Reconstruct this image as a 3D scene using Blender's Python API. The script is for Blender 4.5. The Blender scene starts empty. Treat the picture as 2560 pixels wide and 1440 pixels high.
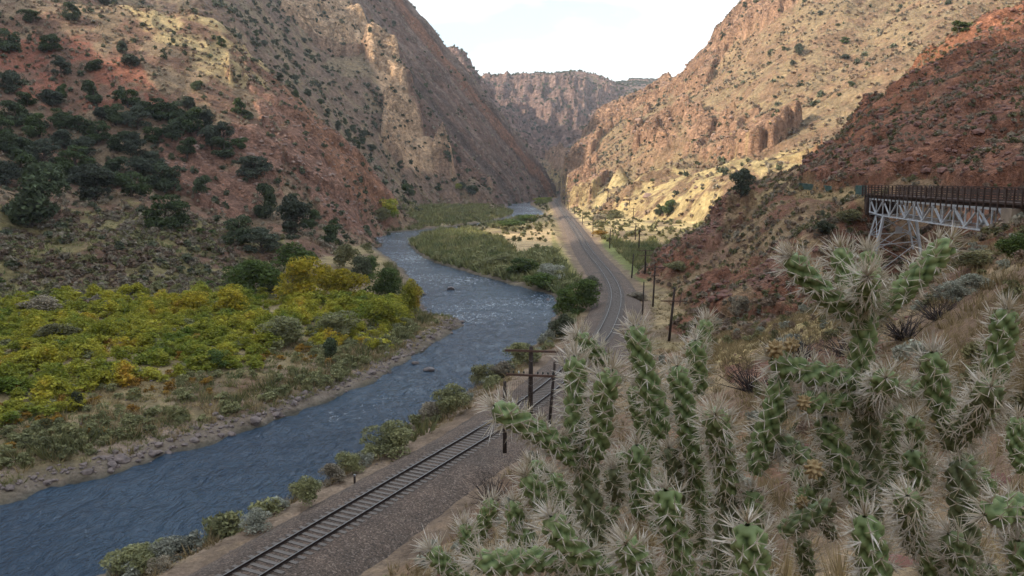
import bpy, math, random
import numpy as np
from mathutils import Vector, Matrix

# ------------------------------------------------------------------ camera, sky, sun
SC = bpy.context.scene
COL = SC.collection
FPX = 1970.0                      # focal length in pixels of the 2560 px wide photograph
PITCH = math.radians(7.8)
EYE = 18.0                        # metres above the rails
SP, CP = math.sin(PITCH), math.cos(PITCH)

cam_data = bpy.data.cameras.new("camera")
cam = bpy.data.objects.new("camera", cam_data)
COL.objects.link(cam)
cam.location = (0, 0, EYE)
cam.rotation_euler = (math.radians(90) - PITCH, 0, 0)
cam_data.sensor_width = 36.0
cam_data.lens = 36.0 * FPX / 2560.0
cam_data.clip_start = 0.05
cam_data.clip_end = 12000
cam_data.dof.use_dof = True
cam_data.dof.focus_distance = 2.6
cam_data.dof.aperture_fstop = 18.0
SC.camera = cam

SUN_AZ = math.radians(250)        # compass-like angle of the sun, from +Y clockwise (behind left)
SUN_EL = math.radians(27)
SUN_DIR = Vector((math.sin(SUN_AZ) * math.cos(SUN_EL), math.cos(SUN_AZ) * math.cos(SUN_EL), math.sin(SUN_EL)))
sun_data = bpy.data.lights.new("sun", "SUN")
sun = bpy.data.objects.new("sun", sun_data)
COL.objects.link(sun)
sun_data.energy = 2.7
sun_data.angle = math.radians(1.6)
sun_data.color = (1.0, 0.86, 0.68)
sun.rotation_euler = SUN_DIR.to_track_quat('Z', 'Y').to_euler()

W = bpy.data.worlds.new("World")
SC.world = W
W.use_nodes = True
nt = W.node_tree
nt.nodes.clear()
out = nt.nodes.new("ShaderNodeOutputWorld")
bg = nt.nodes.new("ShaderNodeBackground")
sky = nt.nodes.new("ShaderNodeTexSky")
sky.sky_type = 'NISHITA'
sky.sun_disc = False
sky.sun_elevation = SUN_EL
sky.sun_rotation = SUN_AZ
sky.air_density = 1.2
sky.dust_density = 1.5
tc = nt.nodes.new("ShaderNodeTexCoord")
mp = nt.nodes.new("ShaderNodeMapping")
mp.inputs['Scale'].default_value = (1.0, 1.4, 5.0)
mp.inputs['Rotation'].default_value = (0, 0, 0.5)
nz = nt.nodes.new("ShaderNodeTexNoise")
nz.inputs['Scale'].default_value = 1.7
nz.inputs['Detail'].default_value = 7
nz.inputs['Roughness'].default_value = 0.55
nz.inputs['Distortion'].default_value = 0.4
cr = nt.nodes.new("ShaderNodeValToRGB")
cr.color_ramp.elements[0].position = 0.42
cr.color_ramp.elements[0].color = (0.20, 0.20, 0.20, 1)
cr.color_ramp.elements[1].position = 0.68
cr.color_ramp.elements[1].color = (1, 1, 1, 1)
mx = nt.nodes.new("ShaderNodeMix")
mx.data_type = 'RGBA'
mx.inputs[7].default_value = (8.5, 8.9, 9.2, 1)      # thin bright cloud
nt.links.new(tc.outputs['Generated'], mp.inputs['Vector'])
nt.links.new(mp.outputs['Vector'], nz.inputs['Vector'])
nt.links.new(nz.outputs['Fac'], cr.inputs['Fac'])
nt.links.new(cr.outputs['Color'], mx.inputs[0])
nt.links.new(sky.outputs['Color'], mx.inputs[6])
nt.links.new(mx.outputs[2], bg.inputs['Color'])
nt.links.new(bg.outputs['Background'], out.inputs['Surface'])
bg.inputs['Strength'].default_value = 0.1

SC.view_settings.view_transform = 'Standard'
SC.view_settings.look = 'None'
SC.view_settings.exposure = 1.36
SC.view_settings.gamma = 1.0
SC.cycles.use_denoising = True
SC.cycles.max_bounces = 5
SC.cycles.diffuse_bounces = 3
SC.cycles.glossy_bounces = 2
SC.cycles.volume_bounces = 0
SC.cycles.transparent_max_bounces = 6
SC.cycles.use_adaptive_sampling = True
SC.cycles.adaptive_threshold = 0.02

RNG = np.random.default_rng(7)
random.seed(7)
Q = 1.0                            # density of the terrain grid


# ------------------------------------------------------------------ helpers
def at(u, v, Y):
    """pixel of the photograph and distance ahead -> point in the place"""
    x = (u - 1280) / FPX
    yc = (v - 720) / FPX
    s = Y / (CP - SP * yc)
    return np.array((x * s, Y, EYE - (SP + CP * yc) * s))


def on_plane(u, v, z):
    x = (u - 1280) / FPX
    yc = (v - 720) / FPX
    s = (EYE - z) / (SP + CP * yc)
    return np.array((x * s, (CP - SP * yc) * s, z))


def to_uv(x, y, z):
    d = y * CP - (z - EYE) * SP
    up = y * SP + (z - EYE) * CP
    d = np.where(np.abs(d) < 1e-6, 1e-6, d)
    return 1280 + FPX * x / d, 720 - FPX * up / d


def smooth(a, b, x):
    t = np.clip((x - a) / (b - a), 0, 1)
    return t * t * (3 - 2 * t)


_perm = np.random.default_rng(3).permutation(1024)
_gr = np.random.default_rng(5).uniform(0, 2 * np.pi, 1024)
_gx, _gy = np.cos(_gr).astype(np.float32), np.sin(_gr).astype(np.float32)


def perlin(x, y, seed=0):
    x = np.asarray(x, dtype=np.float64) + seed * 17.31
    y = np.asarray(y, dtype=np.float64) + seed * 9.77
    xi = np.floor(x).astype(np.int64)
    yi = np.floor(y).astype(np.int64)
    fx = (x - xi).astype(np.float32)
    fy = (y - yi).astype(np.float32)
    u = fx * fx * fx * (fx * (fx * 6 - 15) + 10)
    v = fy * fy * fy * (fy * (fy * 6 - 15) + 10)

    def g(ix, iy, dx, dy):
        h = _perm[(_perm[ix & 1023] + iy) & 1023]
        return _gx[h] * dx + _gy[h] * dy
    a = g(xi, yi, fx, fy)
    b = g(xi + 1, yi, fx - 1, fy)
    c = g(xi, yi + 1, fx, fy - 1)
    d = g(xi + 1, yi + 1, fx - 1, fy - 1)
    return (a + (b - a) * u) * (1 - v) + (c + (d - c) * u) * v     # about -0.7..0.7


def fbm(x, y, lam, octs=4, seed=0, gain=0.5):
    r, a = 0, 1.0
    for k in range(octs):
        r = r + a * perlin(x / lam, y / lam, seed + k * 3)
        lam *= 0.5
        a *= gain
    return r


def in_poly(u, v, poly):
    inside = np.zeros(np.shape(u), bool)
    n = len(poly)
    for i in range(n):
        x1, y1 = poly[i]
        x2, y2 = poly[(i + 1) % n]
        if y1 == y2:
            continue
        c = ((y1 > v) != (y2 > v)) & (u < (x2 - x1) * (v - y1) / (y2 - y1) + x1)
        inside ^= c
    return inside


def poly_dist(x, y, pts):
    """distance to a polyline"""
    d2 = np.full(np.shape(x), 1e12)
    for (x1, y1), (x2, y2) in zip(pts[:-1], pts[1:]):
        dx, dy = x2 - x1, y2 - y1
        L = dx * dx + dy * dy + 1e-9
        t = np.clip(((x - x1) * dx + (y - y1) * dy) / L, 0, 1)
        q = (x - x1 - t * dx) ** 2 + (y - y1 - t * dy) ** 2
        np.minimum(d2, q, out=d2)
    return np.sqrt(d2)


def catmull(P, n):
    P = [np.asarray(p, float) for p in P]
    P = [2 * P[0] - P[1]] + P + [2 * P[-1] - P[-2]]
    out = []
    for i in range(1, len(P) - 2):
        for k in range(n):
            t = k / n
            a, b, c, d = P[i - 1], P[i], P[i + 1], P[i + 2]
            out.append(0.5 * (2 * b + (c - a) * t + (2 * a - 5 * b + 4 * c - d) * t * t + (3 * b - a - 3 * c + d) * t ** 3))
    out.append(P[-2])
    return np.array(out)


def resample(P, step):
    seg = np.linalg.norm(np.diff(P, axis=0), axis=1)
    s = np.concatenate([[0], np.cumsum(seg)])
    t = np.arange(0, s[-1], step)
    return np.stack([np.interp(t, s, P[:, k]) for k in range(P.shape[1])], 1)


def np_mesh(name, V, Fc, mats=(), midx=None, smooth_shade=False, attrs=None):
    """V (n,3); Fc (m,3) or (m,4) int array or a list of such arrays"""
    me = bpy.data.meshes.new(name)
    V = np.ascontiguousarray(V, dtype=np.float32)
    Fl = Fc if isinstance(Fc, list) else [Fc]
    Fl = [np.ascontiguousarray(f, dtype=np.int32) for f in Fl if len(f)]
    tot = np.concatenate([np.full(len(f), f.shape[1], np.int32) for f in Fl])
    loops = np.concatenate([f.ravel() for f in Fl])
    start = np.concatenate([[0], np.cumsum(tot)[:-1]]).astype(np.int32)
    me.vertices.add(len(V))
    me.vertices.foreach_set("co", V.ravel())
    me.loops.add(len(loops))
    me.loops.foreach_set("vertex_index", loops)
    me.polygons.add(len(tot))
    me.polygons.foreach_set("loop_start", start)
    me.polygons.foreach_set("loop_total", tot)
    for m in mats:
        me.materials.append(m)
    if midx is not None:
        me.polygons.foreach_set("material_index", np.ascontiguousarray(midx, dtype=np.int32))
    me.update(calc_edges=True)
    me.polygons.foreach_set("use_smooth", np.full(len(tot), smooth_shade, bool))
    if attrs:
        for k, a in attrs.items():
            if a.ndim == 2:
                at_ = me.attributes.new(k, 'FLOAT_COLOR', 'POINT')
                at_.data.foreach_set("color", np.ascontiguousarray(a, dtype=np.float32).ravel())
            else:
                at_ = me.attributes.new(k, 'FLOAT', 'POINT')
                at_.data.foreach_set("value", np.ascontiguousarray(a, dtype=np.float32))
    return me


def link(name, me, parent=None, loc=None, rot=None, scale=None):
    o = bpy.data.objects.new(name, me)
    COL.objects.link(o)
    if parent is not None:
        o.parent = parent
    if loc is not None:
        o.location = tuple(float(c) for c in loc)
    if rot is not None:
        o.rotation_euler = rot
    if scale is not None:
        o.scale = scale
    return o


def tag(o, label, cat=None, group=None, kind=None):
    if label:
        o['label'] = label
    if cat:
        o['category'] = cat
    if group:
        o['group'] = group
    if kind:
        o['kind'] = kind
    return o


class MB:
    """collects boxes, bars and tubes into one mesh"""

    def __init__(s):
        s.v, s.f = [], []
        s.n = 0

    def add(s, V, Fc):
        s.v.append(np.asarray(V, float))
        s.f += [tuple(int(i) + s.n for i in f) for f in Fc]
        s.n += len(V)
        return s

    def beam(s, a, b, w, h, up=(0, 0, 1)):
        """rectangular bar from a to b, w wide (sideways) and h deep (along up)"""
        a, b = Vector(a), Vector(b)
        d = (b - a).normalized()
        upv = Vector(up)
        if abs(d.dot(upv)) > 0.98:
            upv = Vector((0, 1, 0)) if abs(d.y) < 0.9 else Vector((1, 0, 0))
        r = d.cross(upv).normalized()
        t = r.cross(d).normalized()
        V = []
        for p in (a, b):
            for i, j in ((-1, -1), (1, -1), (1, 1), (-1, 1)):
                V.append(p + r * (i * w / 2) + t * (j * h / 2))
        return s.add([tuple(q) for q in V], [(0, 1, 2, 3)[::-1], (4, 5, 6, 7), (0, 1, 5, 4), (1, 2, 6, 5), (2, 3, 7, 6), (3, 0, 4, 7)])

    def tube(s, pts, rad, n=8, caps=True):
        pts = [Vector(p) for p in pts]
        if np.isscalar(rad):
            rad = [rad] * len(pts)
        base = []
        V = []
        ref = None
        for i, p in enumerate(pts):
            d = (pts[min(i + 1, len(pts) - 1)] - pts[max(i - 1, 0)]).normalized()
            if ref is None:
                ref = Vector((0, 0, 1)) if abs(d.z) < 0.9 else Vector((1, 0, 0))
                r = d.cross(ref).normalized()
            else:
                r = (r - d * r.dot(d)).normalized()
            t = d.cross(r)
            for k in range(n):
                a = 2 * math.pi * k / n
                V.append(tuple(p + (r * math.cos(a) + t * math.sin(a)) * rad[i]))
        Fc = []
        for i in range(len(pts) - 1):
            for k in range(n):
                k2 = (k + 1) % n
                Fc.append((i * n + k, i * n + k2, (i + 1) * n + k2, (i + 1) * n + k))
        if caps:
            Fc.append(tuple(range(n))[::-1])
            Fc.append(tuple((len(pts) - 1) * n + k for k in range(n)))
        return s.add(V, Fc)

    def mesh(s, name, mat, smooth_shade=False):
        me = bpy.data.meshes.new(name)
        V = np.concatenate(s.v)
        me.from_pydata([tuple(p) for p in V], [], s.f)
        if mat:
            me.materials.append(mat)
        if smooth_shade:
            me.polygons.foreach_set("use_smooth", np.ones(len(me.polygons), bool))
        me.update()
        return me

    def build(s, name, mat, parent=None, smooth_shade=False, loc=None, rot=None):
        return link(name, s.mesh(name, mat, smooth_shade), parent, loc, rot)


# ------------------------------------------------------------------ material helpers
def new_mat(name):
    m = bpy.data.materials.new(name)
    m.use_nodes = True
    n = m.node_tree
    n.nodes.clear()
    o = n.nodes.new("ShaderNodeOutputMaterial")
    b = n.nodes.new("ShaderNodeBsdfPrincipled")
    n.links.new(b.outputs[0], o.inputs['Surface'])
    return m, n, b


def noise_node(n, scale, detail=4, rough=0.6, vec=None, dist=0.0):
    q = n.nodes.new("ShaderNodeTexNoise")
    q.inputs['Scale'].default_value = scale
    q.inputs['Detail'].default_value = detail
    q.inputs['Roughness'].default_value = rough
    q.inputs['Distortion'].default_value = dist
    if vec is not None:
        n.links.new(vec, q.inputs['Vector'])
    return q.outputs['Fac']


def ramp(n, fac, stops):
    r = n.nodes.new("ShaderNodeValToRGB")
    e = r.color_ramp.elements
    while len(e) < len(stops):
        e.new(0.5)
    for i, (p, c) in enumerate(stops):
        e[i].position = p
        c = (c, c, c) if np.isscalar(c) else c
        e[i].color = (*c, 1)
    n.links.new(fac, r.inputs['Fac'])
    return r.outputs['Color']


def mixc(n, fac, a, b, mode='MIX'):
    m = n.nodes.new("ShaderNodeMix")
    m.data_type = 'RGBA'
    m.blend_type = mode
    for sock, val in ((0, fac), (6, a), (7, b)):
        if isinstance(val, bpy.types.NodeSocket):
            n.links.new(val, m.inputs[sock])
        elif np.isscalar(val):
            m.inputs[sock].default_value = val
        else:
            m.inputs[sock].default_value = (*val, 1)
    return m.outputs[2]


def math_node(n, op, a, b=0.0, c=None):
    m = n.nodes.new("ShaderNodeMath")
    m.operation = op
    for i, val in enumerate((a, b, c)):
        if val is None:
            continue
        if isinstance(val, bpy.types.NodeSocket):
            n.links.new(val, m.inputs[i])
        else:
            m.inputs[i].default_value = val
    return m.outputs[0]


def obj_coord(n, geo=True):
    if geo:
        return n.nodes.new("ShaderNodeNewGeometry").outputs['Position']
    return n.nodes.new("ShaderNodeTexCoord").outputs['Object']


def bump(n, bsdf, h, strength, dist):
    b = n.nodes.new("ShaderNodeBump")
    b.inputs['Strength'].default_value = strength
    b.inputs['Distance'].default_value = dist
    n.links.new(h, b.inputs['Height'])
    n.links.new(b.outputs[0], bsdf.inputs['Normal'])


def foliage_mat(name, c1, c2, c3=None, scale=0.6, trans=0.25, per_object=0.5):
    """leaf colour varied by patches, by leaf and by plant"""
    m, n, b = new_mat(name)
    pos = obj_coord(n)
    f = noise_node(n, scale, 4, 0.7, pos)
    stops = [(0.36, c1), (0.6, c2)] + ([(0.7, c3)] if c3 else [])
    c = ramp(n, f, stops)
    g = n.nodes.new("ShaderNodeNewGeometry")
    rnd = math_node(n, 'MULTIPLY_ADD', g.outputs['Random Per Island'], 0.7, 0.65)
    oi = n.nodes.new("ShaderNodeObjectInfo")
    r2 = math_node(n, 'MULTIPLY_ADD', oi.outputs['Random'], per_object, 1 - per_object / 2)
    k = math_node(n, 'MULTIPLY', rnd, r2)
    kk = n.nodes.new("ShaderNodeCombineColor")
    for i in range(3):
        n.links.new(k, kk.inputs[i])
    c = mixc(n, 1.0, c, kk.outputs[0], 'MULTIPLY')
    n.links.new(c, b.inputs['Base Color'])
    b.inputs['Roughness'].default_value = 0.75
    b.inputs['Specular IOR Level'].default_value = 0.2
    if trans:
        tr = n.nodes.new("ShaderNodeBsdfTranslucent")
        n.links.new(c, tr.inputs['Color'])
        ms = n.nodes.new("ShaderNodeMixShader")
        ms.inputs[0].default_value = trans
        n.links.new(b.outputs[0], ms.inputs[1])
        n.links.new(tr.outputs[0], ms.inputs[2])
        o = [q for q in n.nodes if q.type == 'OUTPUT_MATERIAL'][0]
        n.links.new(ms.outputs[0], o.inputs['Surface'])
    return m


def plain_mat(name, col, col2=None, scale=3.0, rough=0.8, metallic=0.0, bump_s=0.0, stretch=None, spec=0.3):
    m, n, b = new_mat(name)
    pos = obj_coord(n, geo=False)
    if stretch:
        mpn = n.nodes.new("ShaderNodeMapping")
        mpn.inputs['Scale'].default_value = stretch
        n.links.new(pos, mpn.inputs['Vector'])
        pos = mpn.outputs[0]
    f = noise_node(n, scale, 5, 0.65, pos)
    c = ramp(n, f, [(0.35, col), (0.65, col2 or tuple(0.6 * k for k in col))])
    n.links.new(c, b.inputs['Base Color'])
    b.inputs['Roughness'].default_value = rough
    b.inputs['Metallic'].default_value = metallic
    b.inputs['Specular IOR Level'].default_value = spec
    if bump_s:
        bump(n, b, f, bump_s, 0.02)
    return m

# ------------------------------------------------------------------ river and railway lines (world)
RIV_Z = -3.5
LBpx = [(-160, 1285), (0, 1250), (140, 1212), (280, 1178), (450, 1125), (640, 1062), (700, 1038), (800, 1000), (930, 948), (1000, 905), (1060, 868),
        (1150, 806), (1085, 795), (1050, 765), (1038, 720), (1010, 680), (960, 640), (915, 610), (905, 598), (935, 587), (1030, 577),
        (1130, 568), (1240, 550), (1280, 536), (1268, 518), (1258, 505), (1290, 499)]
RBpx = [(1350, 500), (1322, 510), (1345, 525), (1362, 541), (1300, 546), (1255, 560), (1150, 573), (1070, 588), (1025, 606), (1040, 625), (1062, 643),
        (1130, 668), (1250, 702), (1350, 728), (1392, 742), (1396, 770), (1385, 810), (1365, 850), (1300, 893), (1245, 935),
        (1180, 985), (1080, 1042), (1030, 1070), (850, 1192), (720, 1268), (600, 1332), (450, 1382), (280, 1432)]
LB = [on_plane(u, v, RIV_Z)[:2] for u, v in LBpx]
RB = [on_plane(u, v, RIV_Z)[:2] for u, v in RBpx]
LB = [np.array((-150, -60)), np.array((-75, 20))] + LB + [np.array((-10, 955)), np.array((-90, 1010))]
RB = [np.array((-90, 1050)), np.array((10, 1010)), np.array((34, 940))] + RB + [np.array((-50, 10)), np.array((-110, -70))]
LBs = catmull(LB, 4)
RBs = catmull(RB, 4)
RIVER = [tuple(p) for p in LBs] + [tuple(p) for p in RBs]

TRpx = [(600, 1440), (1240, 1060), (1335, 994), (1378, 962), (1424, 922), (1465, 880), (1495, 850), (1511, 831), (1530, 790), (1539, 758), (1540, 731),
        (1530, 702), (1507, 668), (1473, 627), (1446, 585), (1427, 556), (1404, 524), (1391, 505)]
TR = [on_plane(u, v, 0)[:2] for u, v in TRpx]
d0 = (TR[1] - TR[0]) / np.linalg.norm(TR[1] - TR[0])
TR = [TR[0] - d0 * 60, TR[0] - d0 * 20, TR[0], (TR[0] * 2 + TR[1]) / 3, (TR[0] + TR[1] * 2) / 3] + TR[1:] + [np.array((45.5, 780)), np.array((54, 870)), np.array((54, 950)), np.array((25, 1040)), np.array((-60, 1085))]
TRs = resample(catmull(TR, 12), 1.0)
kern = np.exp(-np.linspace(-2, 2, 13) ** 2)
kern /= kern.sum()
_pad = np.concatenate([np.repeat(TRs[:1], 6, 0) - d0 * np.arange(6, 0, -1)[:, None], TRs, np.repeat(TRs[-1:], 6, 0)])
TRs = np.stack([np.convolve(_pad[:, k], kern, 'valid') for k in range(2)], 1)
TRc = TRs[::6]


# ------------------------------------------------------------------ hills: control points (pixel u, v, distance ahead) by landform
CP_ = []


def hill(kind, pts):
    for u, v, Y in pts:
        p = at(u, v, Y)
        CP_.append((p[0], p[1], p[2], kind))


def hillw(kind, pts):
    for x, y, z in pts:
        CP_.append((x, y, z, kind))


FLOOR, LH, LM, FM, RM, RH, NS = range(7)
# left hillside (nearer, brown, with junipers)
hill(LH, [(0, 745, 128), (0, 600, 165), (0, 500, 200), (0, 350, 235), (0, 200, 268), (0, 60, 300), (0, -60, 345), (0, -160, 400),
          (130, 640, 150), (130, 540, 185), (130, 430, 222), (130, 300, 248), (130, 170, 275), (130, 40, 312), (130, -60, 380),
          (250, 735, 130), (250, 610, 160), (250, 510, 205), (250, 410, 238), (250, 290, 258), (250, 170, 282), (250, 70, 312), (250, 25, 335),
          (360, 640, 150), (360, 500, 220), (360, 350, 255), (360, 200, 282), (360, 80, 318), (360, 30, 345),
          (450, 640, 152), (450, 560, 195), (450, 490, 232), (450, 400, 250), (450, 300, 268), (450, 200, 288), (450, 100, 316), (450, 35, 338),
          (550, 600, 178), (550, 520, 232), (550, 430, 250), (550, 330, 268), (550, 220, 292), (550, 120, 322), (550, 68, 340),
          (650, 600, 190), (650, 540, 236), (650, 450, 253), (650, 350, 274), (650, 250, 300), (650, 155, 335),
          (740, 610, 190), (740, 560, 240), (740, 470, 262), (740, 380, 284), (740, 300, 310), (740, 245, 332),
          (800, 610, 205), (800, 560, 250), (800, 480, 273), (800, 400, 298), (800, 340, 322), (800, 302, 338),
          (860, 600, 235), (860, 550, 268), (860, 480, 290), (860, 410, 315), (860, 360, 336),
          (900, 585, 285), (900, 540, 300), (900, 480, 312), (900, 410, 335),
          (940, 565, 318), (945, 520, 326), (955, 462, 342), (978, 482, 340), (955, 555, 326)])
# behind the crest of the left hillside: a gully
hillw(LH, [(at(u, v, Y)[0], Y, z) for u, v, Y, z in [(250, 0, 385, 74), (360, 0, 395, 72), (450, 35, 400, 66), (550, 70, 405, 60), (650, 155, 395, 46),
                                                     (740, 245, 390, 32), (800, 300, 385, 24), (860, 360, 378, 15), (920, 420, 370, 8), (975, 480, 380, 5)]])
hillw(LH, [(at(u, 0, Y)[0], Y, z) for u, Y, z in [(-300, 100, 2), (-300, 150, 16), (-300, 210, 52), (-300, 280, 98), (-600, 80, 3), (-600, 130, 26),
                                                  (-600, 200, 72), (-900, 150, 62), (-300, 400, 140), (-600, 320, 140)]])
# unseen, left of and behind the camera: higher hill shaped to shade the near valley
hillw(LH, [(-95, 40, 4), (-125, 70, 22), (-170, 100, 62), (-120, 10, 10), (-165, 30, 45), (-260, -300, 230), (-260, -150, 245), (-260, -60, 250), (-260, 0, 254), (-260, 45, 254), (-260, 68, 240), (-260, 84, 200), (-260, 98, 172), (-260, 114, 156), (-260, 133, 144), (-260, 150, 138), (-260, 185, 130), (-260, 215, 123), (-260, 250, 120), (-262, 280, 116), (-340, 230, 135), (-340, 100, 190), (-340, -50, 255),
           (-160, -160, 110), (-180, -60, 70), (-400, 40, 235), (-420, -150, 240), (-420, 250, 165), (-420, 400, 160), (-100, -300, 120),
           (0, -400, 110), (-600, 0, 240), (-600, -400, 260), (-600, 400, 220), (-500, 650, 230), (-1500, 0, 260), (-1500, 1200, 260), (0, -1500, 260), (-1200, -1200, 260)])
# left mountain
hill(LM, [(985, 490, 520), (1000, 478, 560), (1100, 476, 600), (1200, 492, 650), (1250, 499, 690), (1300, 497, 740), (1345, 495, 800), (1390, 492, 860),
          (1050, 470, 580), (1150, 482, 625),
          (1225, 478, 655), (1170, 440, 630), (1110, 398, 610), (1075, 360, 612), (1050, 330, 615), (1015, 255, 630), (990, 200, 642), (960, 150, 662), (930, 105, 685), (900, 60, 705), (870, 15, 728), (850, -30, 755), (830, -90, 800),
          (1000, 420, 575), (940, 440, 500), (940, 340, 565), (960, 260, 605), (890, 290, 570), (870, 200, 610), (900, 140, 655), (820, 130, 640), (830, 40, 695), (770, 40, 670), (750, -20, 720),
          (880, 385, 470), (800, 260, 520), (740, 170, 560), (700, 190, 470), (690, 100, 580), (650, 50, 560), (650, -50, 640), (700, 0, 650),
          (560, 40, 480), (500, -20, 540), (450, 15, 470), (450, -60, 560), (250, -20, 450), (250, -120, 560), (0, -220, 560), (600, -140, 700),
          (1150, 420, 660), (1150, 340, 700), (1150, 240, 770), (1150, 162, 850), (1080, 300, 660), (1070, 200, 740), (1070, 120, 800), (1060, 62, 838),
          (1210, 440, 690), (1210, 360, 740), (1210, 290, 800), (1205, 238, 858), (1260, 460, 720), (1260, 390, 780), (1260, 310, 862),
          (1320, 470, 775), (1320, 400, 845), (1310, 362, 870), (1350, 412, 870), (1385, 462, 875), (1000, 130, 720), (1000, 60, 790), (1000, 3, 848), (940, -20, 800), (930, -90, 850), (850, -170, 860), (1030, 30, 845), (1105, 112, 852)])
hillw(LM, [(at(u, 0, Y)[0], Y, z) for u, Y, z in [(1388, 960, -4), (1340, 960, 5), (1260, 970, 45), (1205, 970, 75), (1150, 980, 105), (1060, 1000, 140), (1000, 1020, 160), (900, 1020, 190)]])
# second spur behind it and the far canyon wall
hill(FM, [(1110, 170, 1180), (1135, 147, 1190), (1150, 152, 1190), (1168, 157, 1200), (1190, 184, 1200), (1215, 225, 1200), (1240, 262, 1200), (1275, 298, 1190), (1310, 334, 1190), (1350, 372, 1190), (1385, 404, 1190), (1300, 400, 1130), (1250, 330, 1120),
          (1195, 200, 1290), (1260, 330, 1290), (1320, 380, 1260),
          (1120, 190, 1700), (1200, 200, 1700), (1255, 190, 1710), (1330, 188, 1720), (1400, 187, 1720), (1450, 180, 1720), (1490, 188, 1730), (1530, 206, 1760), (1575, 228, 1780), (1620, 250, 1800),
          (1230, 225, 1640), (1330, 225, 1640), (1430, 225, 1640), (1230, 262, 1600), (1320, 262, 1600), (1420, 240, 1600), (1490, 232, 1640), (1300, 300, 1500), (1370, 300, 1480), (1440, 300, 1500), (1440, 250, 1570), (1520, 265, 1600), (1500, 320, 1480), (1560, 300, 1560),
          (1340, 345, 1380), (1400, 340, 1380), (1460, 330, 1420), (1370, 372, 1310), (1420, 370, 1300), (1400, 385, 1240)])
hill(FM, [(1560, 204, 2300), (1600, 200, 2350), (1650, 201, 2380), (1700, 204, 2400), (1600, 230, 2100), (1680, 240, 2100)])
hillw(FM, [(at(u, 0, Y)[0], Y, z) for u, Y, z in [(1200, 1900, 225), (1400, 1900, 230), (1550, 1980, 200), (1800, 2500, 300), (1000, 2000, 230), (1400, 3500, 120), (800, 3500, 200), (2000, 3500, 300), (3000, 3500, 250), (-500, 3500, 250)]])
# right mountain
hill(RM, [(1398, 500, 640), (1415, 492, 590), (1440, 484, 540), (1500, 478, 480), (1600, 470, 420), (1700, 468, 385), (1800, 466, 355), (1900, 458, 330), (2000, 446, 315),
          (1362, 426, 1100), (1400, 388, 1050), (1380, 405, 1080), (1425, 430, 720), (1420, 400, 830), (1440, 365, 930), (1480, 338, 900), (1500, 322, 880), (1540, 300, 870), (1590, 284, 870), (1640, 264, 870), (1680, 236, 820),
          (1450, 438, 620), (1450, 390, 730), (1490, 350, 770), (1550, 435, 515), (1550, 370, 610), (1550, 338, 740), (1600, 318, 750), (1650, 425, 455), (1650, 350, 540), (1650, 305, 640), (1660, 275, 740),
          (1695, 232, 760), (1725, 197, 745), (1755, 158, 735), (1785, 122, 722), (1815, 86, 710), (1850, 52, 695), (1890, 18, 685), (1920, -10, 680), (2000, -70, 690), (2200, -160, 690), (2500, -230, 690),
          (1720, 300, 565), (1720, 250, 670), (1780, 230, 610), (1780, 178, 680), (1800, 415, 410), (1800, 345, 470), (1800, 280, 535), (1840, 128, 660),
          (1900, 400, 385), (1900, 320, 445), (1880, 235, 530), (1920, 190, 560), (1900, 110, 625), (1930, 40, 655),
          (2000, 400, 352), (2000, 310, 425), (1990, 230, 490), (2000, 150, 525), (2010, 80, 575), (2000, 0, 630),
          (2100, 370, 345), (2100, 260, 430), (2100, 160, 500), (2100, 60, 560), (2100, -40, 620), (2200, 200, 430), (2200, 120, 500), (2200, 40, 560), (2300, 120, 470), (2300, 20, 540), (2300, -80, 620),
          (2420, 90, 450), (2420, 0, 520), (2560, -60, 520), (2700, -120, 520), (1750, 400, 445), (1750, 440, 400)])
hillw(RM, [(at(u, 0, Y)[0], Y, z) for u, Y, z in [(1480, 1060, 45), (1560, 1020, 60), (1680, 960, 62), (1800, 880, 92), (1920, 860, 140), (2200, 1000, 190), (2800, 1200, 230)]])
# right hillside above the trail and bridge
hill(RH, [(2012, 462, 160), (2050, 466, 150), (2120, 466, 135), (2250, 466, 120), (2400, 470, 108), (2560, 474, 98), (2750, 470, 90),
          (2018, 436, 165), (2045, 392, 176), (2090, 352, 184), (2140, 300, 192), (2200, 252, 200), (2260, 200, 206), (2320, 150, 212), (2400, 96, 218), (2480, 60, 222), (2560, 20, 226), (2660, -30, 230),
          (2060, 420, 163), (2120, 390, 158), (2120, 340, 175), (2250, 400, 136), (2250, 300, 170), (2370, 350, 136), (2350, 220, 180), (2350, 290, 155), (2460, 400, 115), (2500, 280, 145), (2480, 170, 180), (2560, 120, 190), (2560, 350, 122),
          (2700, 250, 140), (2700, 60, 190), (3000, 420, 80), (3000, 200, 130), (3000, 0, 180), (3400, 400, 70), (3400, 100, 120), (3000, -300, 260)])
hillw(RH, [(at(u, 0, Y)[0], Y, z) for u, Y, z in [(2050, 215, 12), (2100, 240, 14), (2200, 258, 22), (2320, 272, 28), (2480, 290, 40), (2660, 310, 50), (3000, 320, 75)]])
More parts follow.
